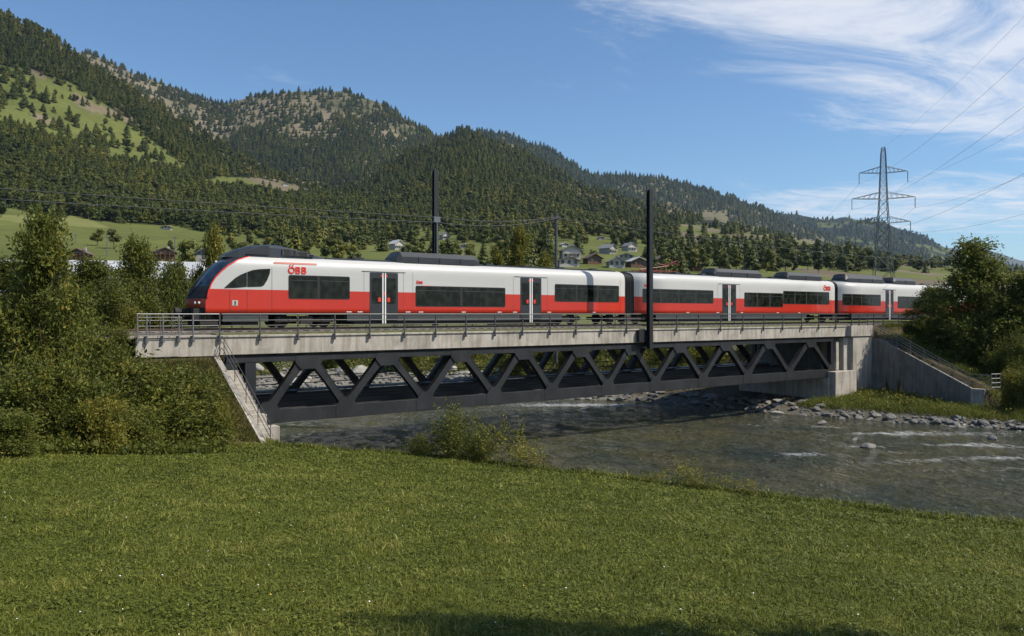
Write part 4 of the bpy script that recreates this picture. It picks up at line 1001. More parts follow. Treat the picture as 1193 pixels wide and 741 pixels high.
for z in (-4.75, -5.1, -5.45, -5.8): m.tube([(fx0, fy0, z), (fx0 + .9, fy0 - .3, z)], .026, 5)
for s in (0, .5, 1): m.tube([(fx0 + .9 * s, fy0 - .3 * s, -5.98), (fx0 + .9 * s, fy0 - .3 * s, -4.75)], .03, 5)
m.build('end_frame', M['galv_light'], sr)
m = MB()
for i in range(22):
    s = i / 22; x = X2 + .45 + (ww_[0] - X2) * s; y = 38.7 + (ww_[1] - 38.7) * s; z = -2.45 - 3.6 * s; m.box(x, x + 1.1, y - .5, y, z - .5, z)
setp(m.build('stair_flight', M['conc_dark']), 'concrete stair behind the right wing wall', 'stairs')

# ---------------------------------------------------------------- catenary masts
def hmast(px, y, ztop, zb, label, w=.30, br_=None):
    x = on(px, 366, y)[0]; root = empty('catenary_mast', (x, y, zb), label, 'mast', 'railway masts')
    m = MB(); m.box(x - w / 2, x + w / 2, y - w / 2, y - w / 2 + .035, zb, ztop); m.box(x - w / 2, x + w / 2, y + w / 2 - .035, y + w / 2, zb, ztop); m.box(x - .03, x + .03, y - w / 2 + .035, y + w / 2 - .035, zb, ztop)
    m.build('mast', M['steel_dark'], root); return root, x
r1, x1 = hmast(757, 39.22, 8.75, -2.45, 'dark steel mast on the near side of the bridge, in front of the train', .33)
m = MB(); m.box(x1 - .9, x1 - .2, 39.35, 39.62, -1.95, -1.1); m.box(x1 - .2, x1 + .2, 39.39, 39.6, -2.3, -1.2); m.build('bracket', M['steel_dark'], r1)
r2, x2 = hmast(507, 48.75, 10.3, -1.1, 'dark steel mast rising behind the roof of the first railcar', .33)
m = MB(); m.box(x2 - .25, x2 + .25, 48.45, 48.55, 6.5, 6.9); m.tube([(x2, 48.5, 4.2), (x2, 48.5, 6.6)], .05, 6); m.build('insulator', M['insul'], r2)
x3, y3, _ = at(648, 300, 68); root = empty('utility_pole', (x3, y3, -4), 'thin grey pole behind the train, left of the village houses', 'pole')
m = MB(); m.tube([(x3, y3, -4.2), (x3, y3, 8.5)], [.15, .11], 8); m.build('pole', M['galv'], root)
m = MB(); m.beam((x3 - .2, y3 - .6, 8.1), (x3 + .2, y3 + .6, 8.1), .09, .09); m.tube([(x3, y3 - .5, 8.1), (x3, y3 - .5, 8.35)], .05, 6); m.tube([(x3, y3 + .5, 8.1), (x3, y3 + .5, 8.35)], .05, 6); m.build('crossarm', M['galv'], root)
def sag(a, b, s, n=24): return [tuple(np.array(a) * (1 - i / n) + np.array(b) * (i / n) - np.array([0, 0, 4 * s * (i / n) * (1 - i / n)])) for i in range(n + 1)]
WL = [((-60, 48.6, 6.9), (x2, 48.5, 6.85), .5), ((-60, 48.6, 6.45), (x2, 48.5, 6.5), .7), ((x2, 48.5, 6.85), (x3, y3 - .5, 8.3), .35), ((x2, 48.5, 6.5), (x3, y3 - .5, 8.2), .45), ((x3, y3 + .5, 8.3), (175, 78, 11), .8)]
names = ['upper overhead line running left from the rear mast across the hillside', 'lower overhead line running left from the rear mast across the hillside', 'upper overhead line between the rear mast and the thin grey pole', 'lower overhead line between the rear mast and the thin grey pole', 'overhead line running right from the thin grey pole']
for (a, b, s), nm in zip(WL, names):
    m = MB(); m.tube(sag(a, b, s), .022, 4); setp(m.build('overhead_wire', M['galv']), nm, 'cable', 'wires along the railway')

# ---------------------------------------------------------------- pylon
def pylon():
    bx, by, _ = at(1029, 300, 250); base = 1.0; topz = 52.3; root = empty('electricity_pylon', (bx, by, base), 'tall grey lattice pylon with three crossarms behind the train', 'pylon')
    dirn = np.array([-.277 * RT[0] - .961 * FW[0], -.277 * RT[1] - .961 * FW[1]]); dirn /= np.linalg.norm(dirn); per = np.array([dirn[1], -dirn[0]])
    if per @ RT < 0: per = -per
    def Q(a, b, z): return (bx + per[0] * a + dirn[0] * b, by + per[1] * a + dirn[1] * b, z)
    def hw(z): return np.interp(z, [base, 20, 36, 50, topz], [3.6, 2.0, 1.15, .7, .45])
    m = MB()
    zs = [base]; 
    while zs[-1] < topz - 1.2: zs.append(zs[-1] + max(2.0, hw(zs[-1]) * 2.0))
    zs[-1] = topz
    for sx in (-1, 1):
        for sy in (-1, 1): m.tube([Q(sx * hw(z), sy * hw(z), z) for z in zs], .11, 4)
    for z0, z1 in zip(zs[:-1], zs[1:]):
        a, b = hw(z0), hw(z1)
        for s in (-1, 1):
            m.tube([Q(-a, s * a, z0), Q(b, s * b, z1)], .06, 4, cap=False); m.tube([Q(a, s * a, z0), Q(-b, s * b, z1)], .06, 4, cap=False)
            m.tube([Q(s * a, -a, z0), Q(s * b, b, z1)], .06, 4, cap=False); m.tube([Q(s * a, a, z0), Q(s * b, -b, z1)], .06, 4, cap=False)
            m.tube([Q(-b, s * b, z1), Q(b, s * b, z1)], .05, 4, cap=False)
    m.build('lattice_tower', M['pylon'], root); tips = []
    for z, L in ((44.3, 7.0), (36.2, 9.1), (28.6, 7.8)):
        w = hw(z)
        for s in (-1, 1):
            m = MB(); tip = Q(s * L, 0, z + .3)
            for q in (-1, 1):
                m.tube([Q(s * w, q * w, z), tip], .08, 4); m.tube([Q(s * w, q * w, z + 2.0), tip], .07, 4)
                for k in range(1, 5):
                    f = k / 5; lo = np.array(Q(s * w, q * w, z)) * (1 - f) + np.array(tip) * f; f2 = (k - .5) / 5; hi = np.array(Q(s * w, q * w, z + 2)) * (1 - f2) + np.array(tip) * f2
                    m.tube([lo, hi], .045, 4, cap=False)
            tips.append((s, L, z)); m.build('crossarm', M['pylon'], root)
    for s, L, z in tips:
        m = MB()
        for d in (-.25, .25): m.tube([Q(s * L, d, z + .2), Q(s * L, d, z - 3.0)], .07, 5)
        m.tube([Q(s * L, -.35, z - 3.0), Q(s * L, .35, z - 3.0)], .08, 5); m.build('insulator', M['insul'], root)
    sp = 300; k = 0
    side = {-1: 'left', 1: 'right'}; lev = {44.3: 'top', 36.2: 'middle', 28.6: 'bottom'}
    for s, L, z in tips:
        a = Q(s * L, 0, z - 3.1); b = (a[0] + dirn[0] * sp, a[1] + dirn[1] * sp, z - 2)
        m = MB(); m.tube(sag(a, b, 8, 40), .022, 4); setp(m.build('power_line', M['wire']), f'power line running towards the right from the {side[s]} tip of the {lev[z]} pylon crossarm', 'cable', 'power lines of the pylon')
        c = (a[0] - dirn[0] * sp + per[0] * -20, a[1] - dirn[1] * sp + per[1] * -20, z - 3 + 10)
        m = MB(); m.tube(sag(a, c, 9, 24), .03, 4); setp(m.build('power_line', M['wire']), f'thin power line running away behind the pylon from the {side[s]} tip of its {lev[z]} crossarm', 'cable', 'power lines of the pylon')
    a = Q(0, 0, topz); b = (a[0] + dirn[0] * sp, a[1] + dirn[1] * sp, topz + 1); m = MB(); m.tube(sag(a, b, 6, 40), .02, 4); setp(m.build('power_line', M['wire']), 'highest power line, from the very top of the pylon towards the upper right', 'cable', 'power lines of the pylon')
pylon()

# ---------------------------------------------------------------- train
TY = 43.75; HW = 1.42; YS = TY - HW
tr = empty('commuter_train', (11, TY, -.75), 'red and white electric multiple-unit train with three railcars in view crossing the bridge', 'train')
CS = [(1.0, -.02), (1.0, 1.31), (1.0, 2.45), (.985, 2.65), (.93, 2.85), (.82, 3.0), (.65, 3.1), (.42, 3.17), (.2, 3.2), (0, 3.21)]
zXs = ([-.02, .6, 1.24, 1.6, 1.92, 2.25, 2.57, 2.85, 3.06, 3.17, 3.21], [11.72, 11.72, 11.86, 12.0, 12.2, 12.5, 12.87, 13.35, 13.95, 14.5, 14.9])
zXc = ([-.02, .5, .8, 1.3, 1.84, 2.3, 2.7, 3.05, 3.17, 3.21], [11.3, 11.15, 11.17, 11.4, 11.72, 12.12, 12.5, 13.1, 13.7, 14.6])
def Xs(z): return float(np.interp(z, *zXs))
def Xc(z): return float(np.interp(z, *zXc))
def hwid(z): return float(np.interp(z, [c[1] for c in CS], [c[0] for c in CS])) * HW
zl_ = sorted(set([c[1] for c in CS] + [.3, .6, .9, 1.1, 1.5, 1.7, 1.9, 2.1, 2.3, 2.56, 2.75]))
def shell(x0, x1, parent, nose=False):
    m = MB(); ring = [(-hwid(z), z) for z in zl_] + [(hwid(z), z) for z in zl_[-2::-1]]
    xs = list(np.linspace(x0 + (4.2 if nose else 0), x1, 8)); rows = []
    for (y, z) in ring:
        r = []
        if nose:
            a = Xs(z); r += [a + (xs[0] - a) * k / 4 for k in range(4)]
        r += xs; rows.append([(x, TY + y, z) for x in r])
    n = len(rows[0]); b = len(m.v)
    for r in rows: m.v += r
    for i in range(len(rows) - 1):
        zm = (rows[i][0][2] + rows[i + 1][0][2]) / 2
        for j in range(n - 1): m.f.append([b + i * n + j, b + i * n + j + 1, b + (i + 1) * n + j + 1, b + (i + 1) * n + j]); m.m.append(0 if zm < 1.31 else 1)
    if not nose: m.f.append([b + i * n for i in range(len(rows))]); m.m.append(2)
    m.f.append([b + i * n + n - 1 for i in range(len(rows))][::-1]); m.m.append(2)
    a0 = [b + 0 * n + j for j in range(n)]; a1 = [b + (len(rows) - 1) * n + j for j in range(n)]
    for j in range(n - 1): m.f.append([a0[j + 1], a0[j], a1[j], a1[j + 1]]); m.m.append(2)
    o = m.build('railcar', [M['red'], M['white'], M['rubber']], parent, smooth=True)
    # sharp ends
    return o
def cap(z0, z1, mat, parent, name, push=0, wmax=1.0, nz=14):
    m = MB(); zz = np.linspace(z0, z1, nz); ws = np.linspace(-wmax, wmax, 17)
    for z in zz:
        for w in ws: m.v.append((Xc(z) + (Xs(z) - Xc(z)) * abs(w) ** 2.4 - push, TY + w * hwid(z), z))
    for i in range(nz - 1):
        for j in range(16): m.f.append([i * 17 + j, i * 17 + j + 1, (i + 1) * 17 + j + 1, (i + 1) * 17 + j]); m.m.append(0)
    return m.build(name, mat, parent, smooth=True)
def SX(px, py=366): return on(px, py, YS - .02)
def splate(name, pts, parent, mats, d0=.0, d1=.022, mi=0):
    m = MB(); m.plate(pts, YS - d1, YS - d0, mi); return m.build(name, mats, parent)
def window(x0, x1, z0, z1, parent, panes, r=.09):
    m = MB(); m.plate(rrect(x0, x1, z0, z1, r), YS - .018, YS + .03, 0)
    w = (x1 - x0 - .06) / panes
    for k in range(panes):
        a = x0 + .05 + k * w; b = a + w - (.0 if panes == 1 else .02)
        if k < panes - 1: b -= .16 if (x1 - x0) > 2.5 else .08
        m.plate(rrect(a, b, z0 + .05, z1 - .05, .05, 2), YS - .024, YS - .0185, 1)
        m.box(a + .03, b - .03, YS - .028, YS - .0245, z1 - .30, z1 - .275, 2)
    return m.build('window', [M['rubber'], M['glass'], M['skirt']], parent)
def door(px0, px1, parent):
    x0, x1 = on(px0, 366, YS)[0], on(px1, 366, YS)[0]; xm = (x0 + x1) / 2; m = MB()
    m.plate(rrect(x0, x1, -.36, 2.44, .04, 1), YS - .012, YS + .03, 0)
    for s in (-1, 1):
        a, b = sorted((xm + s * .16, xm + s * (x1 - x0) * .43)); m.plate(rrect(a, b, .62, 2.12, .1), YS - .02, YS - .0125, 1)
        a, b = sorted((xm + s * .045, xm + s * .12)); m.box(a, b, YS - .032, YS - .0125, -.55, 2.42, 2)
        m.plate(rrect(xm + s * .3 - .09, xm + s * .3 + .09, .72, .98, .04, 1), YS - .026, YS - .0205, 3)
        m.plate(rrect(xm + s * .17 - .05, xm + s * .17 + .05, 2.2, 2.32, .02, 1), YS - .026, YS - .0205, 3)
    m.box(xm - .05, xm + .05, YS - .038, YS - .033, 1.1, 1.32, 3)
    m.box(x0 - .5, x1 + .5, YS - .02, YS + .01, 2.475, 2.505, 4)
    return m.build('door', [M['grey_door'], M['glass'], M['white_trim'], M['logo'], M['skirt']], parent)
def text(s, h, x, z, parent, mat, name='lettering', bold=.02):
    cu = bpy.data.curves.new(name, 'FONT'); cu.body = s; cu.size = h; cu.extrude = .004; cu.offset = bold; cu.align_x = 'LEFT'
    tmp = bpy.data.objects.new('tmp', cu); C.objects.link(tmp); dg = bpy.context.evaluated_depsgraph_get(); me = bpy.data.meshes.new_from_object(tmp.evaluated_get(dg))
    bpy.data.objects.remove(tmp); me.materials.clear(); me.materials.append(mat)
    o = bpy.data.objects.new(name, me); C.objects.link(o); o.parent = parent
    l = wloc(parent); o.location = (x - l.x, YS - .02 - l.y, z - l.z); o.rotation_euler = (math.radians(90), 0, 0); return o
def logo(h, x, z, parent):
    m = MB(); sw = h * .18; y0, y1 = YS - .03, YS - .001
    def arc(cx, cz, rx, rz, a0, a1, n=14):
        for i in range(n):
            P = []
            for a in (a0 + (a1 - a0) * i / n, a0 + (a1 - a0) * (i + 1) / n):
                a = math.radians(a); P.append(((cx + rx * math.cos(a), cz + rz * math.sin(a)), (cx + (rx - sw) * math.cos(a), cz + (rz - sw) * math.sin(a))))
            m.plate([P[0][0], P[1][0], P[1][1], P[0][1]], y0, y1)
    arc(x + h * .46, z + h * .46, h * .48, h * .48, 0, 360, 24)
    for d in (-.2, .2): m.plate([(x + h * (.46 + d) + h * .10 * math.cos(k), z + h * 1.12 + h * .10 * math.sin(k)) for k in np.linspace(0, 5.5, 8)], y0, y1)
    for k in range(2):
        bx = x + h * (1.04 + .86 * k); m.box(bx, bx + sw, y0, y1, z, z + h * .94)
        for q in (0, 1):
            cz = z + h * (.25 + .44 * q); w_ = h * (.42 if q == 0 else .38); r = h * .26
            for zz in (cz - r, cz + r - sw * .9): m.box(bx + sw, bx + w_, y0 + .003, y1, zz, zz + sw * .9)
            arc(bx + w_, cz, r, r, -90, 90, 10)
    return m.build('logo', M['logo'], parent)
def roofunit(px0, px1, parent, zt=3.85, panels=3):
    x0, x1 = on(px0, 300, 42.95)[0], on(px1, 300, 42.95)[0]; m = MB()
    sec = [(42.85, 3.08), (42.85, 3.5), (43.15, zt - .04), (43.6, zt), (43.9, zt), (44.35, zt - .04), (44.65, 3.5), (44.65, 3.08)]
    L = []; xe = [(x0, .55), (x0 + .35, 1), (x1 - .35, 1), (x1, .7)]
    for x, k in xe:
        for y, z in sec: L.append((x, 43.75 + (y - 43.75) * (.9 if k < 1 else 1), 3.08 + (z - 3.08) * k))
    n = len(sec); fs = [list(range(n))[::-1], [3 * n + i for i in range(n)]]
    for i in range(3):
        for j in range(n - 1): fs.append([i * n + j, i * n + j + 1, (i + 1) * n + j + 1, (i + 1) * n + j])
    m.poly(L, fs); 
    for k in range(1, panels): x = x0 + (x1 - x0) * k / panels; m.box(x - .03, x + .03, 42.82, 42.849, 3.12, 3.52)
    m.box(x0 + .5, x1 - .5, 42.78, 42.848, 3.13, 3.17)
    return m.build('roof_unit', M['roofgrey'], parent)
def bogie(x0, parent, half=1.25):
    m = MB()
    for y in (YS + .25, TY + HW - .25): m.box(x0 - half - .5, x0 + half + .5, y - .08, y + .08, -.42, -.2); m.box(x0 - .35, x0 + .35, y - .12, y + .12, -.55, -.1)
    m.box(x0 - half - .3, x0 + half + .3, YS + .35, TY + HW - .35, -.4, -.25)
    for xx in (x0 - half, x0 + half):
        for y in (TY - .72, TY + .72):
            m.tube([(xx, y - .07, -.34), (xx, y + .07, -.34)], .41, 22); m.tube([(xx, y - .3 if y < TY else y + .07, -.34), (xx, y - .07 if y < TY else y + .3, -.34)], .12, 10)
        for y in (YS + .2,): m.tube([(xx + .3, y, -.45), (xx + .3, y, -.12)], .07, 8); m.tube([(xx - .3, y, -.45), (xx - .3, y, -.12)], .07, 8)
    return m.build('bogie', M['under'], parent)
def skirt(x0, x1, parent):
    m = MB(); m.box(x0, x1, YS + .03, TY + HW - .03, -.40, -.022); m.box(x0 + .5, x1 - .5, YS + .15, TY + HW - .15, -.6, -.40, 1); m.build('skirt', [M['skirt'], M['under']], parent)
def E(px): return on(px, 366, YS)[0]
# car 1
c1 = shell(10.8, E(728), tr, nose=True)
cap(-.02, .34, M['rubber'], c1, 'bumper_panel', .0); cap(.34, .80, M['bronze'], c1, 'front_mask', .0); cap(.80, 1.45, M['rubber'], c1, 'lamp_panel', .0); cap(1.45, 2.74, M['screen'], c1, 'windscreen', .0); cap(2.74, 3.205, M['roofdark'], c1, 'destination_panel', .0)
m = MB()
for s in (-1, 1):
    P = []
    for z in list(np.linspace(.82, 3.12, 26)): P.append((Xs(z) + .02, TY + s * (hwid(z) + .004), z))
    m.tube(P, .035, 6)
m.build('red_trim', M['logo'], c1, smooth=True)
m = MB()
for w in np.linspace(-.5, .1, 9): m.v  # wiper arm
zs = [.95, 1.3, 1.7]; m.tube([(Xc(z) + (Xs(z) - Xc(z)) * abs(w) ** 2.4 - .03, TY + w * HW, z) for z, w in zip(zs, (-.1, -.35, -.55))], .018, 5); m.build('wiper', M['rubber'], c1)
for w, z in ((-.78, .58), (.78, .58), (-.62, .58), (.62, .58)):
    m = MB(); x = Xc(z) + (Xs(z) - Xc(z)) * abs(w) ** 2.4; m.tube([(x - .03, TY + w * HW, z), (x + .06, TY + w * HW, z)], .075, 12); m.build('headlight', M['lamp'], c1)
m = MB(); m.tube([(12.62, TY, 2.78), (12.7, TY, 2.82)], .07, 10); m.build('headlight', M['lamp'], c1)
m = MB(); m.tube([(10.55, TY, .12), (10.75, TY, .12)], [.24, .24], 14); m.tube([(10.75, TY, .12), (11.5, TY, .1)], .14, 10); m.box(10.85, 11.4, TY - .5, TY + .5, -.15, .02)
m.build('coupler', M['under'], c1)
m = MB(); m.box(11.2, 11.75, TY - 1.15, TY - .55, -.3, .3); m.box(11.2, 11.75, TY + .55, TY + 1.15, -.3, .3); m.box(11.5, 12.4, TY - 1.2, TY + 1.2, -.62, -.25); m.build('buffer_beam', M['under'], c1)
Z1 = lambda zx, zy: on(130 + zx / 3.977, 260 + zy / 3.977, YS - .02)
cw = [Z1(*p) for p in ((522, 300), (548, 276), (575, 253), (600, 238), (627, 227), (627, 294), (575, 299))]; splate('cab_window', cw, c1, M['glass'])
cw = [Z1(*p) for p in ((630, 226), (655, 217), (685, 213), (736, 211), (733, 234), (722, 262), (706, 288), (694, 293), (630, 295))]; splate('cab_window', cw, c1, M['glass'])
for px in (267.5, 288, 316.8): m = MB(); x = E(px); m.box(x - .008, x + .008, YS - .006, YS + .01, .02 if px > 300 else .15, 2.5 if px > 300 else (1.28 if px > 270 else 1.25)); m.build('panel_seam', M['under'], c1)
m = MB(); m.box(E(267.5), E(288), YS - .006, YS + .01, .15, .166); m.build('panel_seam', M['under'], c1)
x, z = on(273.8, 352.9, YS); m = MB(); m.box(x - .15, x + .15, YS - .012, YS, z - .14, z + .14); sg = m.build('class_sign', M['wall_w'], c1)
text('1', .24, x - .055, z - .085, c1, M['under'], 'sign_numeral')
logo(.40, on(335.8, 318, YS)[0], on(335.5, 318.6, YS)[1], c1)
m = MB(); m.box(E(319.5), E(369.5), YS + .035, YS + .06, 2.74, 2.84); m.build('faded_stripe', M['palered'], c1); 
logo(.17, E(485), on(485, 330.5, YS)[1], c1); m = MB(); m.box(E(492.5), E(501), YS - .012, YS, 1.73, 1.765); m.build('logo_line', M['palered'], c1)
def win(px0, px1, z0, z1, parent, n): return window(E(px0), E(px1), z0, z1, parent, n)
win(336.2, 407.4, .85, 2.15, c1, 2); win(484.2, 588.6, .47, 1.73, c1, 2); win(646.4, 728 - 7, .87, 2.08, c1, 3)
door(430.7, 463.6, c1); door(606.2, 630.6, c1)
skirt(12.6, 15.0, c1); skirt(19.6, E(655), c1); bogie(17.2, c1); bogie(E(735) - 0.2, c1, 1.35)
bogie(E(668) - .6, c1, .9)
roofunit(461.6, 558.4, c1, 3.85, 4)
# front roof fairing
m = MB(); secx = [(12.95, .55, .03), (13.6, .78, .36), (14.3, .9, .58), (15.2, .98, .69), (15.8, .98, .66), (16.8, .95, .48), (17.7, .88, .25), (18.4, .75, .1)]
n = 9
for x, w, h in secx:
    for k in range(n):
        a = math.pi * k / (n - 1); cy = -math.cos(a); cz = math.sin(a)
        yy = np.sign(cy) * abs(cy) ** .45 * w; zz = cz ** .4 * h if cz > 1e-6 else 0; m.v.append((x, TY + yy, 3.05 + zz * 1.0 + (.1 if cz > 1e-6 else 0)))
for i in range(len(secx) - 1):
    for k in range(n - 1): m.f.append([i * n + k, i * n + k + 1, (i + 1) * n + k + 1, (i + 1) * n + k]); m.m.append(0)
m.f.append([k for k in range(n)][::-1]); m.m.append(0); m.f.append([(len(secx) - 1) * n + k for k in range(n)]); m.m.append(0)
m.build('roof_fairing', M['roofdark'], c1)
m = MB(); ys_ = TY - 1.0
for a, b, z1 in ((15.95, 16.35, 3.6), (16.45, 16.7, 3.56), (16.8, 17.35, 3.48), (17.4, 17.75, 3.36)):
    m.box(a, b, ys_ - .02, ys_ + .3, 3.22, z1, 1)
    m.beam((a, ys_ - .03, 3.22), (a, ys_ - .03, z1), .03, .03); m.beam((b, ys_ - .03, 3.22), (b, ys_ - .03, z1), .03, .03); m.beam((a, ys_ - .03, z1), (b, ys_ - .03, z1 - .03), .03, .03)
m.build('vent_grille', [M['galv_light'], M['rubber']], c1)
m = MB(); m.plate([(13.95, 3.22), (15.2, 3.22), (15.2, 3.72), (14.6, 3.62)], TY - 1.02, TY - .7); m.build('fairing_panel', M['roofgrey'], c1)
# roof trim
def rooftrim(x0, x1, parent):
    m = MB(); m.box(x0, x1, TY - .75, TY - .55, 3.07, 3.20); m.box(x0, x1, TY - .3, TY + .3, 3.2, 3.27)
    for x in np.arange(x0 + 2, x1 - 1, 3.1): m.box(x, x + .5, TY - .7, TY - .3, 3.19, 3.33)
    m.build('roof_trim', M['roofdark'], parent)
rooftrim(18.5, E(728) - .3, c1)
# gangway
def gang(pa, pb):
    m = MB(); xs = np.linspace(E(pa) - .02, E(pb) + .02, 9); n = len(zl_); 
    for i, x in enumerate(xs):
        q = .97 if i % 2 else .90
        for z in zl_: m.v.append((x, TY - hwid(z) * q, max(-.3, z * (.97 if z > 2.5 else 1))))
        for z in zl_[::-1]: m.v.append((x, TY + hwid(z) * q, z * (.97 if z > 2.5 else 1)))
    k = 2 * n
    for i in range(8):
        for j in range(k): m.f.append([i * k + j, i * k + (j + 1) % k, (i + 1) * k + (j + 1) % k, (i + 1) * k + j]); m.m.append(0)
    m.build('gangway_bellows', M['rubber'], tr)
gang(728, 738.5)
# car 2
c2 = shell(E(738.5), E(972.5), tr)
win(748.5, 831, .87, 1.93, c2, 4); win(867.2, 912, .62, 1.84, c2, 3); win(912.4, 966, .90, 2.06, c2, 4); door(841.5, 857.5, c2)
roofunit(832, 888, c2, 3.85, 3); roofunit(917, 958, c2, 3.85, 2); skirt(E(738.5) + 2.4, E(940), c2); rooftrim(E(738.5) + .3, E(972.5) - .3, c2)
bogie(E(973.5), c2, 1.35)
logo(.42, E(959.5), on(962, 338.5, YS)[1], c2)
logo(.17, E(750.5), 2.08, c2)
# pantograph, folded
m = MB(); xp = on(762, 318, TY)[0]
m.box(xp - 2.0, xp + 2.2, TY - .5, TY - .4, 3.36, 3.43); m.box(xp - 2.0, xp + 2.2, TY + .4, TY + .5, 3.36, 3.43)
for x in (xp - 1.9, xp, xp + 2.0): m.tube([(x, TY - .45, 3.2), (x, TY - .45, 3.42)], .07, 6); m.tube([(x, TY + .45, 3.2), (x, TY + .45, 3.42)], .07, 6)
m.tube([(xp - 1.6, TY, 3.45), (xp + 1.7, TY, 3.85)], .05, 6); m.tube([(xp + 1.7, TY, 3.85), (xp + .4, TY, 3.98)], .04, 6)
for d in (-.12, .12): m.tube([(xp + 1.9 + d, TY - .85, 3.9), (xp + 1.9 + d, TY - .5, 4.02), (xp + 1.9 + d, TY + .5, 4.02), (xp + 1.9 + d, TY + .85, 3.9)], .035, 5)
m.beam((xp + 1.2, TY, 3.8), (xp + 2.6, TY, 4.3), .06, .09)
m.build('pantograph', M['rust'], c2)
gang(972.5, 976)
# car 3
c3 = shell(E(976), E(976) + 29, tr)
win(981.3, 1026, .85, 1.95, c3, 4); win(1045.9, 1078, .62, 1.84, c3, 3); door(1031.6, 1041, c3); roofunit(985, 1030, c3, 3.95, 3); roofunit(1041, 1067, c3, 3.85, 2)
x0 = E(1085); window(x0, x0 + 6, .87, 1.95, c3, 4); skirt(E(976) + 2.4, E(976) + 26, c3); rooftrim(E(976) + .3, E(976) + 28, c3); bogie(E(976) + 27, c3)
def seams(parent, pxs):
    for px in pxs: m = MB(); x = E(px); m.box(x - .007, x + .007, YS - .004, YS + .01, 0, 2.5); m.build('panel_seam', M['skirt'], parent)
seams(c1, [424, 470, 481, 598, 638, 722.5]); seams(c2, [744, 836, 862, 968]); seams(c3, [979, 1029, 1043])
for c_, (a_, b_) in ((c1, (320, 726)), (c2, (741, 970))):
    m = MB(); m.box(E(a_), E(b_), YS - .003, YS + .01, .02, .045); m.build('sill_line', M['under'], c_)
# small data markings along the lower body
def marks(parent, pxs):
    m = MB()
    for px in pxs:
        x = E(px); 
        for k in range(3): m.box(x + k * .11, x + k * .11 + .07, YS - .006, YS, .10, .16)
    m.build('data_marks', M['logo_white'], parent)
marks(c1, [404, 417, 473, 488, 538, 580, 598, 638, 690]); marks(c2, [800, 835, 863, 905, 930])

# ---------------------------------------------------------------- buildings
def house(px, pyb, w, d, h, roofh, wall, roof, label, rz=0.0, t=None, chalet=False, group='village houses on the slope'):
    if t is None: x, y, z, T = hpos(px, pyb)
    else: x, y, z = at(px, pyb, t)
    root = empty('house', (x, y, z), label, 'house', group); w, d, h, roofh = w * .72, d * .72, h * .72, roofh * .76
    m = MB(); m.box(-w / 2, w / 2, -d / 2, d / 2, -1.5, h); m.poly([(-w / 2, -d / 2, h), (w / 2, -d / 2, h), (0, -d / 2, h + roofh), (-w / 2, d / 2, h), (w / 2, d / 2, h), (0, d / 2, h + roofh)], [(0, 1, 2), (5, 4, 3)])
    def B(m, nm, mats):
        me_o = m.build(nm, mats); me_o.parent = root; return me_o
    B(m, 'wall', wall)
    e = .7; m = MB()
    for s in (-1, 1):
        ex = s * (w / 2 + e); ez = h - e * roofh / (w / 2)
        p = [(ex, -d / 2 - e, ez), (0, -d / 2 - e, h + roofh), (0, d / 2 + e, h + roofh), (ex, d / 2 + e, ez)]; q = [(a, b, c + .22) for a, b, c in p]
        m.poly(p + q, [(0, 1, 2, 3), (7, 6, 5, 4), (0, 4, 5, 1), (1, 5, 6, 2), (2, 6, 7, 3), (3, 7, 4, 0)] if s > 0 else [(3, 2, 1, 0), (4, 5, 6, 7), (1, 5, 4, 0), (2, 6, 5, 1), (3, 7, 6, 2), (0, 4, 7, 3)])
    rf = B(m, 'roof', roof)
    m = MB(); m.box(w * .15, w * .15 + .7, 0, .7, h + roofh * .4, h + roofh + .7); ch = m.build('chimney', M['wall_g']); ch.parent = rf
    fl = 2 if h > 4 else 1
    for k in range(fl):
        for i in range(3):
            xx = -w / 2 + w * (i + .5) / 3; zz = .9 + k * 2.6; m = MB(); m.box(xx - .55, xx + .55, -d / 2 - .04, -d / 2 - .003, zz, zz + 1.3); B(m, 'window', M['darkwin'])
    if h > 2.8 or chalet:
        zb = h * .55; m = MB(); m.box(-w / 2 + .2, w / 2 - .2, -d / 2 - 1.0, -d / 2 - .05, zb, zb + .12)
        for xx in np.linspace(-w / 2 + .3, w / 2 - .3, 5): m.box(xx - .07, xx + .07, -d / 2 - 1.0, -d / 2 - .86, -1.0, zb + .75)
        m.box(-w / 2 + .2, w / 2 - .2, -d / 2 - .98, -d / 2 - .92, zb + .68, zb + .75); B(m, 'balcony', M['wall_w'] if not chalet else M['wood'])
    root.rotation_euler = (0, 0, rz - math.radians(36.5)); return root
WW, WG, WD = M['wall_w'], M['wall_g'], M['wood']; RG, RB, RW = M['roof_g'], M['roof_b'], M['roof_w']
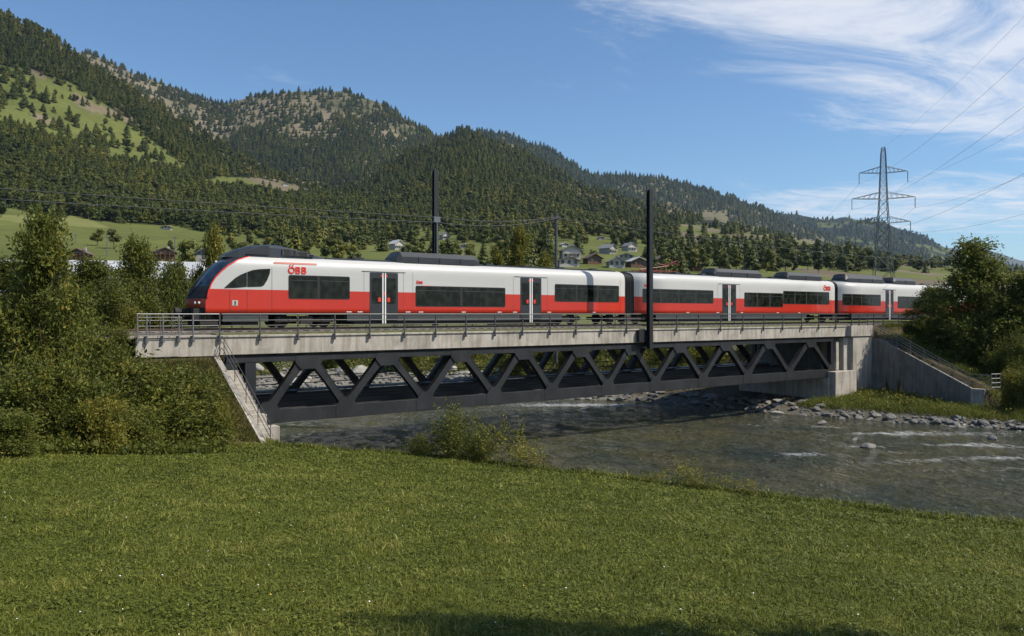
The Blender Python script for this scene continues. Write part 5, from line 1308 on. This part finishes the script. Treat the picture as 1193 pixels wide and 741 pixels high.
VH = [(664, 302, 11, 9, 5, 2.6, WW, RG, 'white house with grey roof and veranda right of the thin pole', .15), (708, 296, 9, 9, 4, 2.6, WG, RG, 'grey-walled house with dark roof in the middle of the village', .9),
      (733, 293, 9.5, 10, 4.6, 2.8, WW, RG, 'white gabled house with pale grey roof, right end of the village', .5), (700, 280, 7, 6, 2.4, 1.2, WW, RW, 'small white flat-roofed building at the top of the village', .2),
      (728, 303, 9, 6, 2.4, 1.4, WG, RG, 'low grey shed below the gabled white house', .1), (657, 288, 7, 6, 2.2, 1.3, WW, RW, 'pale roofed cottage just right of the thin pole top', .4),
      (643, 287, 7, 6, 2.2, 1.3, WG, RW, 'pale roofed cottage just left of the thin pole', .2), (690, 308, 8, 7, 3, 2, WD, RB, 'brown timber barn directly above the train roof', .3),
      (661, 311, 10, 7, 2.8, 1.6, WW, RB, 'low white house with brown roof close above the train', .2), (717, 312, 8, 7, 3.0, 2, WW, RG, 'small white house with grey roof close above the train', .1),
      (741, 312, 9, 7, 3.0, 1.8, WD, RW, 'timber house with pale roof beside the near mast', .3), (462, 291, 9, 8, 4.6, 2.6, WW, RW, 'pale gabled house left behind the rear mast', .8),
      (518, 279, 9, 8, 4.4, 3, WW, RG, 'steep roofed white house right of the rear mast', .6), (540, 290, 8, 7, 2.5, 1.4, WG, RW, 'low pale roofed house between mast and yellowish tree', .2), (488, 294, 8, 7, 2.5, 1.6, WW, RB, 'low white house with brown roof left of the rear mast', .1),
      (770, 309, 8, 7, 3, 2, WD, RB, 'brown barn right of the near mast', .3), (806, 316, 9, 7, 2.6, 1.8, WD, RB, 'brown timber barn left of the second railcar roof unit', .1),
      (833, 209 + 43, 10, 8, 4, 2.4, WW, RB, 'tiny white farmhouse high on the right wooded ridge', .2), (946, 282, 11, 9, 5, 2.6, WW, RB, 'white farmhouse in the trees left of the pylon', .1), (332, 217, 11, 9, 3.6, 2, WW, RG, 'pale farmhouse in the small glade on the left mountain', .4)]
for v in VH:
    try: house(*v[:9], rz=v[9])
    except TypeError: pass
GM = 'houses at the foot of the left meadow'
house(94, 301, 7, 6, 2.0, 1.6, WD, RB, 'brown timber house with dark roof above the white hall, left one', .1, t=240, chalet=True, group=GM)
house(191, 300, 8, 7, 2.0, 1.7, WD, RB, 'brown timber house with pale roof edge above the white hall, right one', .5, t=240, chalet=True, group=GM)
house(238, 301, 6, 6, 2.0, 1.6, WG, RG, 'small grey roofed house just left of the train roof', .3, t=240, group=GM)
house(194, 268, 9, 5, 2.0, 1.2, WW, RB, 'small pale hut at the forest edge of the left meadow', .1, group=GM)
# long hall with a pale sheet roof behind the thicket
A = np.array(at(-70, 300, 118)[:2]); B_ = np.array(at(245, 300, 128)[:2]); d = (B_ - A) / np.linalg.norm(B_ - A); pn = np.array([-d[1], d[0]]); 
if pn @ FW < 0: pn = -pn
wh = empty('warehouse', (A[0], A[1], -4), 'long low hall with pale sheet roof behind the left thicket', 'building')
def bp(s, q, z): p = A + d * s + pn * q; return (p[0], p[1], z)
Ls = float(np.linalg.norm(B_ - A)); m = MB(); m.poly([bp(0, 0, -4.5), bp(Ls, 0, -4.5), bp(Ls, 18, -4.5), bp(0, 18, -4.5), bp(0, 0, 5.6), bp(Ls, 0, 5.6), bp(Ls, 18, 5.6), bp(0, 18, 5.6)], [(0, 1, 5, 4), (1, 2, 6, 5), (2, 3, 7, 6), (3, 0, 4, 7)])
m.build('wall', M['wall_w'], wh)
m = MB(); m.poly([bp(-.5, -.6, 5.6), bp(Ls + .5, -.6, 5.6), bp(Ls + .5, 9, 8.9), bp(-.5, 9, 8.9), bp(Ls + .5, 18.6, 5.6), bp(-.5, 18.6, 5.6)], [(0, 1, 2, 3), (3, 2, 4, 5), (0, 3, 5), (1, 4, 2), (0, 5, 4, 1)]); m.build('roof', M['roof_w'], wh)
for k in range(6):
    m = MB(); s = 3 + k * (Ls - 6) / 5; m.poly([bp(s - 1.3, -.03, -1), bp(s + 1.3, -.03, -1), bp(s + 1.3, -.03, 1.5), bp(s - 1.3, -.03, 1.5)], [(0, 1, 2, 3)]); m.build('window', M['darkwin'], wh)
# poles on the left meadow
for (px, pyt, pyb, lab) in ((32, 250, 272, 'small pale pole on the left meadow, leftmost'), (125, 274, 299, 'pale post with crosspiece above the left house of the meadow'), (88, 272, 284, 'short post in the middle of the left meadow'), (204, 275, 297, 'post above the right timber house of the meadow')):
    h = hit(px, pyb - 1); T = h[0]; u = U(px); x, y = T * (CT + ST * u), T * (ST - CT * u); ztop = (366 - pyt) / F * T
    root = empty('utility_pole', (x, y, h[1]), lab, 'pole', 'poles on the left meadow'); m = MB(); m.tube([(x, y, h[1] - 1), (x, y, ztop)], .22, 6); m.build('pole', M['galv_light'], root)
    m = MB(); m.beam((x - 1.2 * RT[0], y - 1.2 * RT[1], ztop - .8), (x + 1.2 * RT[0], y + 1.2 * RT[1], ztop - .8), .15, .15); m.build('crossarm', M['galv'], root)

# ---------------------------------------------------------------- haze
def haze():
    m, nt, out = newmat('haze_air'); v = N(nt, 'ShaderNodeVolumePrincipled'); v.inputs['Color'].default_value = (.50, .72, 1, 1); v.inputs['Density'].default_value = HAZE
    v.inputs['Anisotropy'].default_value = .2; nt.links.new(v.outputs[0], out.inputs['Volume'])
    b = MB(); b.box(-11800, 14800, -11200, 14900, -12, 980); o = b.build('haze', m); setp(o, 'thin blue summer haze filling the valley', 'haze', kind='stuff')
HAZE = 3.1e-5
haze()

# ---------------------------------------------------------------- sky, sun, camera
EL, AZX, AZY = math.radians(50), .67, -.742
sd = Vector((AZX * math.cos(EL), AZY * math.cos(EL), math.sin(EL))).normalized()
sun = bpy.data.lights.new('sun', 'SUN'); sun.energy = 4.4; sun.angle = math.radians(.53); sun.color = (1, .93, .81)
so = bpy.data.objects.new('sun', sun); C.objects.link(so); so.rotation_euler = (-sd).to_track_quat('-Z', 'Y').to_euler(); so.location = (0, 0, 60)
w = bpy.data.worlds.new('World'); bpy.context.scene.world = w; w.use_nodes = True; nt = w.node_tree; nt.nodes.clear()
out = N(nt, 'ShaderNodeOutputWorld'); bg = N(nt, 'ShaderNodeBackground'); sky = N(nt, 'ShaderNodeTexSky', sky_type='NISHITA'); sky.sun_disc = False
sky.sun_elevation = EL; sky.sun_rotation = math.atan2(sd.x, sd.y); sky.altitude = 700; sky.air_density = 1.15; sky.dust_density = .05; sky.ozone_density = 3.5
tc = N(nt, 'ShaderNodeTexCoord').outputs['Generated']
# cirrus: noise on a flat layer high above the ground (direction / its z)
sx = N(nt, 'ShaderNodeSeparateXYZ'); nt.links.new(tc, sx.inputs[0])
def M_(op, a, b=None, c=None):
    n = N(nt, 'ShaderNodeMath', operation=op)
    for i, v in enumerate((a, b, c)):
        if v is None: continue
        if hasattr(v, 'links'): nt.links.new(v, n.inputs[i])
        else: n.inputs[i].default_value = v
    return n.outputs[0]
zc = M_('MAXIMUM', sx.outputs[2], .015); 
rr_ = M_('ADD', M_('MULTIPLY', sx.outputs[0], ST), M_('MULTIPLY', sx.outputs[1], -CT)); tt_ = M_('ADD', M_('MULTIPLY', sx.outputs[0], CT), M_('MULTIPLY', sx.outputs[1], ST))
cxr = M_('DIVIDE', rr_, zc); cyt = M_('DIVIDE', tt_, zc)
cb = N(nt, 'ShaderNodeCombineXYZ'); nt.links.new(cxr, cb.inputs[0]); nt.links.new(cyt, cb.inputs[1])
mr = N(nt, 'ShaderNodeMapping'); mr.inputs['Rotation'].default_value = (0, 0, math.radians(-30)); nt.links.new(cb.outputs[0], mr.inputs['Vector'])
mp = N(nt, 'ShaderNodeMapping'); mp.inputs['Scale'].default_value = (.65, 1.25, 1); nt.links.new(mr.outputs[0], mp.inputs['Vector'])
n1 = noise(nt, mp.outputs[0], 1.35, 13, .68, .9); n2 = noise(nt, cb.outputs[0], .8, 4, .5, .3)
def SS(v, a, b):
    n = N(nt, 'ShaderNodeMapRange', interpolation_type='SMOOTHSTEP'); nt.links.new(v, n.inputs[0]); n.inputs[1].default_value = a; n.inputs[2].default_value = b; return n.outputs[0]
e1 = M_('ADD', M_('MULTIPLY_ADD', cxr, .79, 2.75), M_('MULTIPLY', cyt, -1))
regm = M_('MULTIPLY', SS(e1, -.3, .6), SS(cxr, -.1, .9))
regl = M_('MULTIPLY', M_('MULTIPLY', SS(cyt, 5.2, 6.6), SS(cyt, 11.5, 8)), SS(cxr, 1.2, 2.6))
regf = M_('ADD', regm, M_('MULTIPLY', regl, .85))
cov = M_('ADD', M_('MULTIPLY', n1, 1.9), M_('MULTIPLY', n2, .45)); cov = M_('ADD', cov, M_('MULTIPLY', regf, .60))
cm = N(nt, 'ShaderNodeMapRange', interpolation_type='SMOOTHSTEP'); nt.links.new(cov, cm.inputs[0]); cm.inputs[1].default_value = 1.33; cm.inputs[2].default_value = 2.05
mask = M_('MULTIPLY', cm.outputs[0], .85)
skyc = mix(nt, 1.0, sky.outputs[0], (.84, .99, 1.10), 'MULTIPLY')
cl = mix(nt, mask, skyc, (7.3, 7.5, 8.0))
nt.links.new(cl, bg.inputs['Color']); bg.inputs['Strength'].default_value = .090; nt.links.new(bg.outputs[0], out.inputs[0])

cam = bpy.data.cameras.new('camera'); co = bpy.data.objects.new('camera', cam); C.objects.link(co); bpy.context.scene.camera = co
cam.sensor_width = 36; cam.lens = F / 1193 * 36; cam.shift_y = -4.5 / 1193; cam.clip_start = .1; cam.clip_end = 40000
co.location = (0, 0, 0); co.rotation_euler = Vector((CT, ST, 0)).to_track_quat('-Z', 'Y').to_euler()
sc = bpy.context.scene
sc.render.engine = 'CYCLES'; cy = sc.cycles
cy.use_denoising = True; cy.denoiser = 'OPENIMAGEDENOISE'; cy.max_bounces = 6; cy.diffuse_bounces = 3; cy.glossy_bounces = 3; cy.transmission_bounces = 3; cy.volume_bounces = 0; cy.transparent_max_bounces = 6
cy.sample_clamp_indirect = 4; cy.caustics_reflective = False; cy.caustics_refractive = False
sc.view_settings.view_transform = 'Standard'; sc.view_settings.look = 'None'; sc.view_settings.gamma = 1; sc.view_settings.exposure = .42
